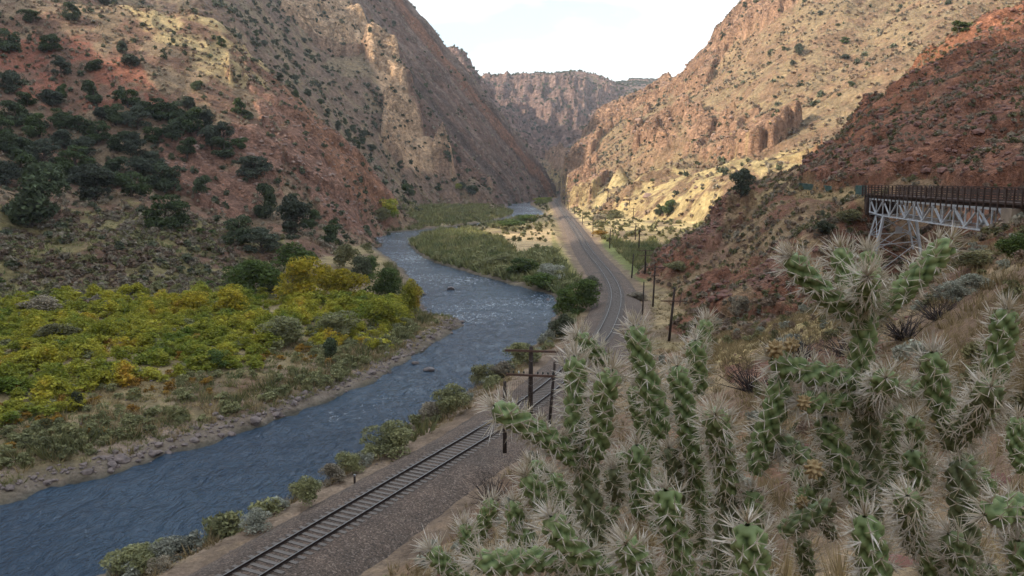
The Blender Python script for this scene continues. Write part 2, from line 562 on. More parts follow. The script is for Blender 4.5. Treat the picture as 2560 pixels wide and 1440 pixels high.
# promontory below the trail, down to the railway
hill(RH, [(2165, 492, 114), (2080, 476, 134), (2000, 476, 148), (1920, 474, 158), (1855, 478, 166), (1825, 500, 168), (1795, 540, 168), (1760, 582, 166), (1705, 606, 164), (1650, 636, 160), (1632, 655, 152),
          (1700, 650, 140), (1700, 720, 120), (1800, 610, 150), (1800, 690, 128), (1790, 760, 108), (1900, 550, 142), (1900, 640, 124), (1890, 730, 104), (2000, 530, 130), (2000, 620, 112), (1990, 720, 94), (2100, 540, 119), (2100, 640, 108),
          (2165, 560, 111), (2165, 625, 108), (2190, 700, 103), (2250, 520, 124), (2250, 610, 114), (2250, 690, 104), (2330, 560, 113), (2330, 640, 103), (2330, 700, 94), (2400, 600, 101), (2400, 660, 90), (2460, 600, 90), (2540, 592, 77), (1700, 790, 98), (1830, 800, 92), (1950, 770, 88), (2080, 735, 92), (2250, 720, 86)])
hill(RH, [(1870, 470, 184), (1800, 520, 190)])
hillw(RH, [(52, 205, -1), (60, 195, 3), (72, 195, 8), (95, 205, 10), (42, 178, -1.5), (120, 330, 16)])
# near slope between the camera and the railway
hillw(NS, [(0, 0, 16.3), (-3, 0, 15.2), (3, 0, 17), (0, 3, 16.0), (2, 3, 16.4), (-2, 2.5, 15.3), (0, -5, 17.5), (6, -5, 19), (-6, -5, 14), (10, 0, 20), (-8, 3, 10.5), (-13, 8, 6), (-17, 14, 0.5), (-20, 20, -3),
           (-30, -20, -2), (-20, -10, 4), (-10, -20, 13), (20, -30, 28), (60, -20, 50), (100, 20, 70), (150, 60, 80), (30, 0, 33), (60, 30, 45), (250, 100, 120), (200, -150, 120), (500, 100, 150), (700, 500, 200), (1500, 0, 250), (1200, 1200, 250), (1200, -1200, 250)])
for u, v, z in [(2560, 1440, 15.6), (2000, 1440, 14.4), (1700, 1440, 12.4), (1450, 1440, 10), (1250, 1440, 6), (1080, 1440, 2), (985, 1440, -1.0),
                (2560, 1200, 15.2), (2200, 1200, 13), (1900, 1200, 10.4), (1600, 1200, 6.3), (1400, 1200, 3.2), (1270, 1200, 0.6), (1200, 1210, -1),
                (2560, 1040, 14.6), (2400, 1000, 13.4), (2150, 1010, 11.4), (1900, 1000, 8.8), (1700, 1000, 5.6), (1550, 1000, 2.4), (1490, 990, -0.5),
                (2560, 880, 14.2), (2400, 880, 12.9), (2200, 870, 10.6), (2000, 880, 8.2), (1850, 900, 5.9), (1720, 905, 3.2), (1620, 900, 0.4),
                (2100, 775, 8.8), (1980, 815, 6.6), (1880, 838, 4.6), (1800, 862, 2.8), (1740, 868, 1.2), (2250, 730, 10.8), (2400, 675, 12.4), (2500, 620, 13.8), (2560, 585, 14.9), (2700, 560, 16), (2560, 700, 14.3)]:
    p = on_plane(u, v, z)
    CP_.append((p[0], p[1], z, NS))
# valley floor: below the visible ground, so that the hills meet it along their feet
fl = []
for s in range(0, len(TRs), 22):
    fl.append((TRs[s][0], TRs[s][1]))
for p in list(LB[2:-2:2]) + list(RB[2:-2:2]):
    fl.append((p[0], p[1]))
for u, v in [(0, 900), (200, 850), (400, 800), (600, 760), (100, 1050), (400, 950), (700, 850), (800, 700), (700, 660), (1150, 620), (1300, 640), (1150, 530), (1050, 540), (1600, 640), (1560, 600), (1650, 560), (1500, 545), (1600, 520), (1480, 520)]:
    p = on_plane(u, v, 0)
    fl.append((p[0], p[1]))
for x, y in fl:
    CP_.append((x, y, -9.0, FLOOR))
CPA = np.array([c[:3] for c in CP_])
CPK = np.array([c[3] for c in CP_])


def warp(x, y):
    return np.stack([np.arctan2(x, y), np.log(np.hypot(x, y) + 2.0)], -1)


_w = warp(CPA[:, 0], CPA[:, 1])
_sel = np.abs(_w[:, 0]) > 2.0
_w2 = _w[_sel].copy()
_w2[:, 0] -= np.sign(_w2[:, 0]) * 2 * np.pi
CW = np.concatenate([_w, _w2])
CZ = np.concatenate([CPA[:, 2], CPA[_sel, 2]])
CK = np.concatenate([CPK, CPK[_sel]])
_A = np.sqrt(((CW[:, None] - CW[None]) ** 2).sum(-1) + 1e-5)
_n = len(CW)
_B = np.zeros((_n + 3, _n + 3))
_B[:_n, :_n] = _A + np.eye(_n) * -0.0008
_B[:_n, _n] = _B[_n, :_n] = 1
_B[:_n, _n + 1:] = CW
_B[_n + 1:, :_n] = CW.T
_sol = np.linalg.solve(_B, np.concatenate([CZ, np.zeros(3)]))


def hills(x, y):
    """hill height and landform of every point"""
    sh = x.shape
    P = warp(x.ravel(), y.ravel())
    Z = np.empty(len(P))
    K = np.empty(len(P), np.int8)
    nf = CK != FLOOR
    kk = CK[nf]
    CW32 = CW.astype(np.float32)
    c2 = (CW32 ** 2).sum(1)
    W32 = _sol[:_n].astype(np.float64)
    for i in range(0, len(P), 60000):
        p = P[i:i + 60000]
        d2 = np.maximum((p ** 2).sum(1)[:, None] + c2[None] - 2 * (p @ CW.T), 0)
        d = np.sqrt(d2 + 1e-5)
        Z[i:i + 60000] = d @ W32 + _sol[_n] + p @ _sol[_n + 1:]
        K[i:i + 60000] = kk[np.argmin(d2[:, nf], 1)]
    return Z.reshape(sh), K.reshape(sh)


# ------------------------------------------------------------------ the grid
def rspace(a, b, n):
    return list(np.exp(np.linspace(math.log(a), math.log(b), int(n * Q), endpoint=False)))


R_ = np.array(rspace(0.8, 20, 200) + rspace(20, 60, 230) + rspace(60, 200, 480) + rspace(200, 420, 520) + rspace(420, 1000, 430) + rspace(1000, 1900, 240) + rspace(1900, 4500, 60) + [4500.0])
azf = np.radians(np.linspace(-38, 38, int(1000 * Q)))
azs = np.radians(np.linspace(-180, -38, int(110 * Q), endpoint=False))
AZ_ = np.concatenate([azs, azf, -azs[::-1][:-1], [math.pi]])
NA, NR = len(AZ_), len(R_)
AZ, RR = np.meshgrid(AZ_, R_)            # rows: radius
X = np.sin(AZ) * RR
Y = np.cos(AZ) * RR


def coarse(fn, step=3):
    """evaluate fn(x, y) -> arrays on every third grid point and interpolate"""
    ri = np.unique(np.concatenate([np.arange(0, NR, step), [NR - 1]]))
    ci = np.unique(np.concatenate([np.arange(0, NA, step), [NA - 1]]))
    res = fn(X[np.ix_(ri, ci)], Y[np.ix_(ri, ci)])
    outs = []
    ra, ca = np.arange(NR), np.arange(NA)
    i0 = np.clip(np.searchsorted(ri, ra, 'right') - 1, 0, len(ri) - 2)
    j0 = np.clip(np.searchsorted(ci, ca, 'right') - 1, 0, len(ci) - 2)
    ti = ((ra - ri[i0]) / (ri[i0 + 1] - ri[i0]))[:, None]
    tj = ((ca - ci[j0]) / (ci[j0 + 1] - ci[j0]))[None]
    for a in res:
        if a.dtype == np.int8:
            ia = np.where(ti[:, 0] < 0.5, i0, i0 + 1)
            ja = np.where(tj[0] < 0.5, j0, j0 + 1)
            outs.append(a[np.ix_(ia, ja)])
        else:
            t = a[i0] * (1 - ti) + a[i0 + 1] * ti
            outs.append(t[:, j0] * (1 - tj) + t[:, j0 + 1] * tj)
    return outs


Mz, MK = coarse(hills)


def floor_z(X, Y, idx):
    """valley floor with the river bed, its banks and the railway formation; only for the points idx"""
    x, y = X[idx], Y[idx]
    dr = DR0.ravel()[idx] + 0.9 * fbm(x, y, 5.0, 4, 11)
    dt = DT0.ravel()[idx]
    bank = RIV_Z + 0.22 + (1.2 + 0.7 * smooth(6, 20, dr)) * (1 - np.exp(-np.maximum(dr, 0) / 2.4)) + 0.012 * np.maximum(dr, 0)
    bank += smooth(2, 14, dr) * (0.35 * fbm(x, y, 14.0, 4, 21) + 0.3)
    bed = RIV_Z + 0.25 + np.maximum(dr, -3) * 0.5
    z = np.where(dr < 0, bed, bank)
    form = -0.95 + 0.06 * fbm(x, y, 1.5, 3, 31)
    k = smooth(4.2, 8.5, dt) * 0.999
    z = np.where(dr < 0, z, form * (1 - k) + z * k)
    return z, dr, dt


def _dists(x, y):
    sel = (np.hypot(x, y) < 1450) & (np.abs(x) < 420) & (y > -160)
    dr = np.full(x.shape, 999.0)
    dt = np.full(x.shape, 999.0)
    xs, ys = x[sel], y[sel]
    q_ = poly_dist(xs, ys, RIVER + RIVER[:1])
    dr[sel] = np.where(in_poly(xs, ys, RIVER), -q_, q_)
    dt[sel] = poly_dist(xs, ys, [tuple(p) for p in TRc])
    return dr, dt


DR0, DT0 = coarse(_dists, 2)
Z = Mz.copy()
near = np.flatnonzero(((Mz < 6) & (RR < 1400)).ravel())
DR = np.full(X.size, 999.0)
DT = np.full(X.size, 999.0)
_fz, _dr, _dt = floor_z(X.ravel(), Y.ravel(), near)
DR[near] = _dr
DT[near] = _dt
DR = DR.reshape(X.shape)
DT = DT.reshape(X.shape)
Fz = np.full(X.size, -1e3)
Fz[near] = _fz
Fz = Fz.reshape(X.shape)
# the hills keep clear of the ballast
Mz = np.where(DT < 70, np.minimum(Mz, -2 + np.maximum(DT - 4.2, 0) * 1.5), Mz)
kk = 0.6
Z0 = np.where(Fz > -500, np.logaddexp(Mz / kk, Fz / kk) * kk, Mz)
FL = (Fz > Mz) & (Fz > -500)               # valley floor
U0, V0 = to_uv(X, Y, Z0)
_jl = np.clip(RR * 0.08, 2.0, 60)
JU = U0 + 60 * (fbm(X / _jl, Y / _jl, 1.0, 5, 41, 0.65))
JV = V0 + 45 * (fbm(X / _jl, Y / _jl, 1.0, 5, 47, 0.65))


def area(poly, kinds=None, soft=True):
    m = in_poly(JU, JV, poly)
    if kinds is not None:
        m &= np.isin(MK, kinds) | FL
    return m.astype(np.float32)


def blur(m, k=3):
    for _ in range(k):
        m[1:-1] = (m[:-2] + 2 * m[1:-1] + m[2:]) / 4
        m[:, 1:-1] = (m[:, :-2] + 2 * m[:, 1:-1] + m[:, 2:]) / 4
    return m


# ------------------------------------------------------------------ where bare rock shows
rk = np.zeros_like(X, dtype=np.float32)
rk += 1.0 * area([(370, 330), (480, 340), (620, 320), (700, 430), (700, 540), (560, 560), (440, 500), (400, 430)], [LH])
rk += 0.8 * area([(560, 100), (640, 160), (760, 250), (860, 350), (990, 480), (950, 600), (820, 580), (740, 460), (640, 330), (560, 200)], [LH])
rk += 1.0 * area([(690, -50), (870, -50), (1000, 190), (1020, 250), (1130, 400), (1150, 450), (1000, 420), (940, 330), (960, 250), (880, 130), (700, 60)], [LM])
rk += 0.8 * area([(870, -60), (1010, -20), (1400, 420), (1400, 500), (1240, 500), (1110, 400), (990, 200)], [LM])
rk += 1.0 * (MK == FM)
rk += 1.0 * area([(1380, 420), (1400, 360), (1700, 150), (1860, -10), (1990, -60), (1960, 60), (1850, 120), (1780, 190), (1690, 260), (1540, 330), (1480, 400)], [RM])
rk += 0.9 * area([(1395, 510), (1395, 430), (1500, 420), (1540, 440), (1500, 480), (1440, 490)], [RM])
rk += 0.7 * area([(1580, 330), (1750, 300), (1900, 290), (1990, 330), (1880, 410), (1750, 420), (1640, 380)], [RM])
rk += 0.8 * area([(2560, 0), (2350, 120), (2140, 280), (2000, 420), (2000, 470), (2200, 470), (2400, 470), (2560, 470)], [RH])
rk += 0.9 * area([(1630, 640), (1760, 570), (1830, 480), (1900, 500), (1830, 590), (1700, 690), (1640, 690)], [RH])
rk += 0.7 * area([(1700, 700), (1900, 640), (2080, 660), (2040, 760), (1820, 800), (1740, 770)], [RH])
rk += 0.8 * area([(1800, 890), (2050, 840), (2200, 820), (2200, 900), (1900, 980), (1820, 960)], [NS])
rk = blur(np.clip(rk, 0, 1), 6)
rk = np.clip(rk * (0.75 + 1.3 * fbm(X, Y, 30, 4, 51)), 0, 1)
rough = np.array([0.15, 0.42, 0.8, 1.25, 0.75, 0.5, 0.22])[MK]
rough = np.where(FL, 0.0, rough)
rough = blur(rough.astype(np.float32), 8)

D = np.zeros_like(X)
lam = 110.0
o = 0
while lam > 0.18:
    far = smooth(0.004, 0.009, lam / RR) * (1 - smooth(0.10, 0.22, lam / RR)) if lam > 1.5 else smooth(0.004, 0.010, lam / RR)
    ok = far > 1e-3
    if ok.any():
        xs, ys = X[ok], Y[ok]
        n1 = perlin(xs / lam, ys / lam, 60 + o * 5)
        rid = 0.42 - np.abs(perlin(xs / lam + 0.4 * n1, ys / lam, 61 + o * 5)) * 1.6      # ridged
        r = rk[ok]
        a = 0.105 * lam ** 0.93 * (0.35 * n1 * (1 - r) * 1.6 + rid * (0.25 + 1.1 * r))
        D[ok] += (a * far[ok] * (0.35 + rough[ok])).astype(float)
    lam *= 0.5
    o += 1
# gullies running down the fall line
for k_, fx_, fy_, lams, am in ((RM, -0.86, -0.50, (105, 52, 24, 11), 0.20), (LM, -0.5, -0.87, (85, 40, 19, 9), 0.19), (LH, 0.55, -0.83, (44, 20, 9), 0.13), (RH, -0.6, -0.8, (26, 12, 5), 0.14), (NS, -0.9, 0.4, (9, 4), 0.05)):
    m_ = MK == k_
    xs, ys = X[m_], Y[m_]
    sf = xs * fx_ + ys * fy_
    sc = -xs * fy_ + ys * fx_
    wx = 0.30 * fbm(xs, ys, 55.0, 3, 301)
    dd = np.zeros(xs.shape)
    for i_, l_ in enumerate(lams):
        dd += am * l_ * (0.30 - np.abs(perlin(sc / l_ + wx * 60 / l_, sf / (l_ * 3.2), 310 + i_)) * 1.4)
    D[m_] += dd
# crags: rock stands out of the slope
crag = smooth(0.30, 0.55, rk + 0.5 * fbm(X, Y, 7.0, 4, 331) * (RR < 300) + 0.5 * fbm(X, Y, 26.0, 5, 332) * (RR >= 300))
D += crag * np.array([0, 2.0, 7.5, 4.0, 8.0, 2.0, 0.15])[MK] * (rough > 0.05)
# tilted beds of rock standing out as ledges
for lm, dirx, diry, msk in ((9.0, 0.9, 0.35, (MK == LH)), (22.0, 0.75, 0.25, (MK == LM)), (7.0, -0.6, 0.5, (MK == RH)), (26.0, -0.7, 0.4, (MK == RM)), (42.0, 0.2, 0.1, (MK == FM))):
    s = (Z0 + D * 0.6 + X * dirx * 0.7 + Y * diry * 0.4 + 0.25 * lm * fbm(X, Y, lm * 3, 3, 71)) / lm
    fr = s - np.floor(s)
    st = smooth(0.40, 0.60, fr) - fr
    D += st * lm * 0.42 * rk * msk * (rough > 0.05)
# vertical ribs and buttresses on the far wall
rb = (MK == FM)
_fw = 0.05 * fbm(X, Y, 260.0, 3, 94)
D += np.where(rb, 60 * (0.25 - np.abs(perlin(AZ * 26 + _fw * 14, RR / 500.0, 90))) + 24 * (0.3 - np.abs(perlin(AZ * 75 + _fw * 30, RR / 240.0, 92))) + 14 * (0.3 - np.abs(perlin(AZ * 190 + _fw * 60, RR / 160.0, 93))), 0) * smooth(1230, 1400, RR) * (1 - smooth(1640, 1720, RR) * 0.75)
# strata of the dark face of the left mountain, running down to the right
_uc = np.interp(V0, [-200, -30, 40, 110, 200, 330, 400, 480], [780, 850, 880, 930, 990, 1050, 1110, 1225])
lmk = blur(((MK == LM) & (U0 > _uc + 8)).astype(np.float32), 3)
D += np.where((MK == LM) & (U0 <= _uc + 8), 0.5 * D * rk, 0)
q = (Z0 * 0.83 + X * 1.0)
D *= 1 - 0.65 * lmk
D += lmk * (9.0 * (0.3 - np.abs(perlin(q / 34, Y / 300, 95))) + 6.0 * (0.3 - np.abs(perlin(q / 12, Y / 150, 96))) + 3.2 * (0.3 - np.abs(perlin(q / 5, Y / 90, 98))))
_sp = np.exp(-((U0 - _uc + 12) / 48) ** 2) * (MK == LM) * smooth(560, 620, RR) * (1 - smooth(760, 820, RR))
D += blur(_sp.astype(np.float32), 3) * 10.0 * (0.35 + 0.6 * fbm(X, Y, 16.0, 4, 99))
soft = smooth(0.0, 5.0, Mz - Fz) if True else 1
D *= np.where(Fz > -500, smooth(-0.5, 6.0, Mz - Fz), 1.0)
D += np.where(FL & (RR < 500), 0.05 * fbm(X, Y, 1.2, 3, 97) * smooth(5.5, 9, DT) * (DR > 0), 0)
D *= np.where(MK == FM, 1 - 0.75 * smooth(1630, 1710, RR), 1.0)
Z = Z0 + D
# the trail bench in front of the bridge and under it stays clear
FLK = FL | (MK == FLOOR)
NAMES = {LH: "left_hillside", LM: "left_mountain", FM: "far_mountains", RM: "right_mountain", RH: "right_hillside", NS: "near_slope"}

# ------------------------------------------------------------------ colours of soil, grass and rock, some with sun and shade put in
def C(r, g, b):
    return np.array((r, g, b), np.float32)


n_big = fbm(X, Y, 60.0, 4, 101)
n_mid = fbm(X, Y, 14.0, 4, 103)
n_sm = fbm(X, Y, 3.0, 3, 105)
gx = np.gradient(Z, axis=1) / (RR * np.gradient(AZ_)[None])
gr = np.gradient(Z, axis=0) / np.gradient(R_)[:, None]
slope = np.sqrt(gx ** 2 + gr ** 2)
ALB = np.zeros(X.shape + (3,), np.float32)


def put(mask, col, amt=1.0):
    m = (np.clip(mask, 0, 1) * amt)[..., None].astype(np.float32)
    ALB[:] = ALB * (1 - m) + col * m


soil = {LH: C(.185, .12, .09), LM: C(.19, .14, .11), FM: C(.19, .14, .13), RM: C(.23, .16, .11), RH: C(.19, .105, .075), NS: C(.20, .14, .10), FLOOR: C(.19, .145, .10)}  # left hillside kept darker, part of its shade put into the tone
grass = {LH: C(.215, .165, .115), LM: C(.22, .175, .12), FM: C(.14, .13, .09), RM: C(.24, .187, .122), RH: C(.23, .165, .11), NS: C(.29, .225, .145), FLOOR: C(.24, .195, .115)}
rock = {LH: C(.25, .15, .115), LM: C(.27, .18, .14), FM: C(.26, .18, .155), RM: C(.33, .215, .155), RH: C(.24, .125, .088), NS: C(.19, .105, .08), FLOOR: C(.2, .16, .13)}
for k_ in soil:
    m = (MK == k_) & ~FL if k_ != FLOOR else FL
    ALB[m] = soil[k_]
    g_ = smooth(-0.12, 0.2, n_mid + 0.5 * n_big + 0.15 - 0.25 * (slope > 0.9)) * m
    put(g_, grass[k_], 0.85)
    r_ = smooth(0.25, 0.6, rk + 0.25 * (slope > 1.0) + 0.3 * n_sm) * m
    put(r_, rock[k_], 0.9)
# local patches
put(blur(area([(-20, 80), (90, 90), (120, 60), (230, 110), (330, 200), (430, 260), (330, 300), (180, 280), (60, 250), (-20, 160)], [LH])) * smooth(-0.25, 0.15, n_mid + n_sm * 0.5), C(.24, .095, .07), 0.7)
put(blur(area([(690, 160), (760, 250), (850, 350), (960, 480), (960, 540), (900, 510), (800, 400), (720, 300), (650, 200)], [LH])), C(.28, .15, .09), 0.4)
put(blur(area([(250, 10), (500, 20), (570, 80), (650, 170), (640, 240), (520, 200), (420, 130), (300, 60)], [LH])) * smooth(-0.4, 0.1, n_mid), C(.38, .30, .175), 0.8)
put(blur(area([(700, -50), (870, -50), (1000, 190), (1020, 250), (1130, 400), (1150, 450), (1000, 420), (940, 330), (960, 250), (880, 130), (700, 60)], [LM])), C(.54, .39, .27), 0.85)  # rock strip beside the spur crest, paler to paint the sunlight on it
put(lmk, C(.15, .10, .082), 0.85)  # purple-brown rock, darkened to paint the shade on this face as well
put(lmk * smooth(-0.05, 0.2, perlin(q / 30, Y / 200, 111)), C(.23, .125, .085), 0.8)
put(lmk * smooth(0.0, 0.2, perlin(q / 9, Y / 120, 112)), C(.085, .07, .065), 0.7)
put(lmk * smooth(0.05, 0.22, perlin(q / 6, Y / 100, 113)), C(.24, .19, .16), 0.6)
# gold grass of the sunny slope and the foot of the right mountain
put(blur(area([(1370, 430), (1480, 470), (1620, 450), (1760, 445), (1900, 400), (2030, 390), (2010, 470), (1850, 480), (1780, 560), (1650, 640), (1560, 620), (1470, 560), (1400, 510)], [RM, FLOOR, RH])) * smooth(-0.35, 0.1, n_mid + 0.3 * n_sm) * (MK != RH), C(.44, .355, .20), 0.8)
# red ridge of the right hillside
put(blur(area([(2600, -60), (2380, 90), (2180, 240), (2060, 370), (2000, 440), (2130, 420), (2280, 330), (2420, 200), (2600, 90)], [RH])) * smooth(-0.3, 0.1, n_mid), C(.27, .135, .09), 0.7)
put(blur(area([(2040, 440), (2160, 470), (2560, 470), (2560, 330), (2300, 330)], [RH])) * smooth(0.0, 0.25, n_mid), C(.23, .13, .10), 0.5)
put(blur(area([(1640, 640), (1760, 560), (1830, 560), (1990, 680), (1960, 760), (1780, 740), (1700, 680)], [RH])) * smooth(-0.1, 0.2, n_mid), C(.19, .12, .095), 0.6)
put(blur(area([(1780, 860), (2000, 770), (2140, 720), (2200, 780), (2060, 830), (1900, 900), (1780, 930)], [NS, RH])), C(.43, .35, .19), 0.8)
put(blur(area([(1830, 490), (2170, 495), (2170, 650), (2060, 720), (1900, 680), (1800, 610)], [RH])) * smooth(-0.25, 0.15, n_mid + 0.4 * n_sm), C(.27, .205, .13), 0.75)
put(blur(area([(1660, 700), (1800, 660), (1900, 760), (1820, 830), (1640, 850)], [RH, NS, FLOOR])) * smooth(-0.3, 0.1, n_mid), C(.28, .215, .135), 0.7)
put(blur(area([(2000, 470), (2170, 474), (2170, 500), (1990, 500), (1850, 500), (1850, 478)], [RH])), C(.34, .26, .15), 0.8)
put(blur(area([(1640, 1080), (2100, 1080), (2000, 1300), (1700, 1260)], [NS])) * smooth(-0.1, 0.1, n_mid + n_sm), C(.26, .14, .10), 0.5)
put((MK == NS) * smooth(0.1, 0.4, n_big + n_sm), C(.18, .11, .08), 0.6)
# valley floor
put(blur(area([(-40, 540), (300, 545), (560, 560), (700, 620), (700, 740), (400, 760), (200, 790), (-40, 830)], [FLOOR, LH])) * smooth(-0.4, 0.1, n_mid), C(.20, .175, .09), 0.8)
put(blur(area([(1150, 590), (1230, 572), (1400, 560), (1440, 600), (1440, 625), (1320, 622), (1200, 612)])) * FL, C(.44, .335, .21), 0.85)
put(blur(area([(1380, 560), (1425, 590), (1460, 640), (1440, 690), (1380, 650)])) * FL, C(.15, .16, .045), 0.6)
put(blur(area([(1520, 590), (1640, 600), (1680, 660), (1640, 700), (1580, 690), (1520, 630)])) * FL, C(.13, .16, .06), 0.7)
put(smooth(13, 3, DR) * FL * (X / Y < 0.05) * (Y < 140) * smooth(-0.3, 0.25, n_mid + n_sm), C(.27, .21, .17) , 0.8)        # stony left bank
put(smooth(3.0, 0.5, DR) * FL, C(.14, .12, .10), 0.8)
put(smooth(6.2, 4.8, DT + n_sm) * smooth(3.5, 6, DR), C(.185, .14, .108), 0.9)         # service road and spilled ballast
put(smooth(0.3, -0.8, DR) * FL, C(.06, .06, .05), 0.9)
ALB *= (1 + 0.35 * n_sm[..., None] + 0.2 * n_mid[..., None]).clip(0.4, 1.7)
_lum = ALB.mean(-1, keepdims=True)
ALB = (_lum + (ALB - _lum) * 1.18).clip(0.01, 0.8)
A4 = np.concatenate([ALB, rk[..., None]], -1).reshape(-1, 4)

# ------------------------------------------------------------------ terrain material
def terrain_mat(name, fine, coarse, bstr, bdist, gravel=0.0):
    m, n, b = new_mat(name)
    pos = obj_coord(n)
    a = n.nodes.new("ShaderNodeAttribute")
    a.attribute_name = "soil"
    f1 = noise_node(n, fine, 5, 0.7, pos)
    f2 = noise_node(n, coarse, 6, 0.7, pos, 0.3)
    vo = n.nodes.new("ShaderNodeTexVoronoi")
    vo.inputs['Scale'].default_value = fine * 0.7
    vo.inputs['Randomness'].default_value = 1
    n.links.new(pos, vo.inputs['Vector'])
    v1 = ramp(n, f1, [(0.3, 0.55), (0.5, 1.0), (0.72, 1.45)])
    c = mixc(n, 0.8, a.outputs['Color'], v1, 'MULTIPLY')
    v2 = ramp(n, f2, [(0.32, (0.62, 0.60, 0.58)), (0.5, (1, 1, 1)), (0.68, (1.3, 1.25, 1.15))])
    c = mixc(n, 0.9, c, v2, 'MULTIPLY')
    # broken rock: every stone its own tone
    hs = n.nodes.new("ShaderNodeSeparateColor")
    n.links.new(vo.outputs['Color'], hs.inputs[0])
    st = ramp(n, hs.outputs[0], [(0.0, 0.55), (0.5, 0.95), (1.0, 1.5)])
    c2 = mixc(n, 1.0, c, st, 'MULTIPLY')
    fac = math_node(n, 'MULTIPLY_ADD', a.outputs['Alpha'], 0.8, gravel)
    c = mixc(n, fac, c, c2)
    n.links.new(c, b.inputs['Base Color'])
    b.inputs['Roughness'].default_value = 0.95
    b.inputs['Specular IOR Level'].default_value = 0.1
    ed = n.nodes.new("ShaderNodeTexVoronoi")
    ed.feature = 'DISTANCE_TO_EDGE'
    ed.inputs['Scale'].default_value = coarse * 2.2
    wn = n.nodes.new("ShaderNodeTexNoise")
    wn.inputs['Scale'].default_value = coarse * 3
    wn.inputs['Detail'].default_value = 3
    n.links.new(pos, wn.inputs['Vector'])
    vm = n.nodes.new("ShaderNodeVectorMath")
    vm.operation = 'MULTIPLY_ADD'
    n.links.new(wn.outputs['Color'], vm.inputs[0])
    vm.inputs[1].default_value = (0.9 / coarse,) * 3
    n.links.new(pos, vm.inputs[2])
    ms_ = n.nodes.new("ShaderNodeMapping")
    ms_.inputs['Scale'].default_value = (1, 1, 2.2)
    ms_.inputs['Rotation'].default_value = (0.3, 0.35, 0)
    n.links.new(vm.outputs[0], ms_.inputs['Vector'])
    n.links.new(ms_.outputs[0], ed.inputs['Vector'])
    crk = ramp(n, ed.outputs['Distance'], [(0.0, 0.0), (0.16, 1.0)])
    h = math_node(n, 'MULTIPLY_ADD', vo.outputs['Distance'], -0.5, f1)
    h = math_node(n, 'MULTIPLY_ADD', math_node(n, 'MULTIPLY', crk, a.outputs['Alpha']), 0.9, h)
    h = math_node(n, 'ADD', h, f2)
    bump(n, b, h, bstr, bdist)
    return m


TM = {LH: terrain_mat("hillside_soil", 1.3, 0.22, 0.9, 0.7),
      LM: terrain_mat("mountain_rock", 0.55, 0.09, 1.0, 2.2),
      FM: terrain_mat("canyon_rock", 0.25, 0.04, 1.0, 5.0),
      RM: terrain_mat("sunny_slope", 0.6, 0.10, 1.0, 1.8),
      RH: terrain_mat("red_soil", 2.2, 0.4, 0.9, 0.45),
      NS: terrain_mat("slope_soil", 7.0, 1.3, 0.8, 0.10, 0.25),
      FLOOR: terrain_mat("valley_soil", 5.0, 0.7, 0.6, 0.12, 0.2)}

# faces, split by landform
ii = np.arange(NR * NA).reshape(NR, NA)
quads = np.stack([ii[:-1, :-1], ii[:-1, 1:], ii[1:, 1:], ii[1:, :-1]], -1).reshape(-1, 4)
fk = np.where(FL[:-1, :-1], FLOOR, MK[:-1, :-1]).ravel()
VV = np.stack([X, Y, Z], -1).reshape(-1, 3)
# what a hill hides for good is not built finely: drop nothing, but close the disc round the camera
for k_, nm in list(NAMES.items()) + [(FLOOR, "ground")]:
    qs = quads[fk == k_]
    if not len(qs):
        continue
    used = np.zeros(len(VV), bool)
    used[qs.ravel()] = True
    remap = np.cumsum(used) - 1
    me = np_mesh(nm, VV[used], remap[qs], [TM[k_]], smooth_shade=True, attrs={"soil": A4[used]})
    ob = link(nm, me)
    ob['kind'] = 'structure'
    ob['label'] = {"ground": "flat valley floor of dry grass and gravel beside the river", "left_hillside": "shaded brown hillside dotted with junipers left of the river",
                   "left_mountain": "steep rocky mountain with a dark slanting face left of the canyon mouth", "far_mountains": "distant hazy canyon walls under the skyline",
                   "right_mountain": "sunlit grassy mountain with pink rock bands right of the railway", "right_hillside": "red shaded hillside behind and below the bridge",
                   "near_slope": "near slope of dry grass and red soil under the cacti"}[nm]


# ------------------------------------------------------------------ finding the ground
def col_of(az):
    return int(np.clip(np.searchsorted(AZ_, az), 0, NA - 1))


Uv, Vv = to_uv(X, Y, Z)


def hit(u, v, dmin=0.0):
    """the point of the terrain seen at a pixel"""
    Zr = EYE - on_plane(u, v, EYE - 1.0)[2]
    x = (u - 1280) / FPX
    yc = (v - 720) / FPX
    dx, dy, dz = x, CP - SP * yc, -(SP + CP * yc)
    az = math.atan2(dx, dy)
    h = math.hypot(dx, dy)
    j = col_of(az)
    zr = EYE + dz / h * R_
    bad = np.flatnonzero((Z[:, j] >= zr) & (R_ > dmin))
    if not len(bad):
        return None
    i = bad[0]
    r = R_[i]
    return np.array((math.sin(az) * r, math.cos(az) * r, Z[i, j]))


def ground(x, y):
    r = math.hypot(x, y)
    az = math.atan2(x, y)
    i = int(np.clip(np.searchsorted(R_, r), 1, NR - 1))
    j = int(np.clip(np.searchsorted(AZ_, az), 1, NA - 1))
    t = (r - R_[i - 1]) / (R_[i] - R_[i - 1])
    s = (az - AZ_[j - 1]) / (AZ_[j] - AZ_[j - 1])
    return float((Z[i - 1, j - 1] * (1 - t) + Z[i, j - 1] * t) * (1 - s) + (Z[i - 1, j] * (1 - t) + Z[i, j] * t) * s)


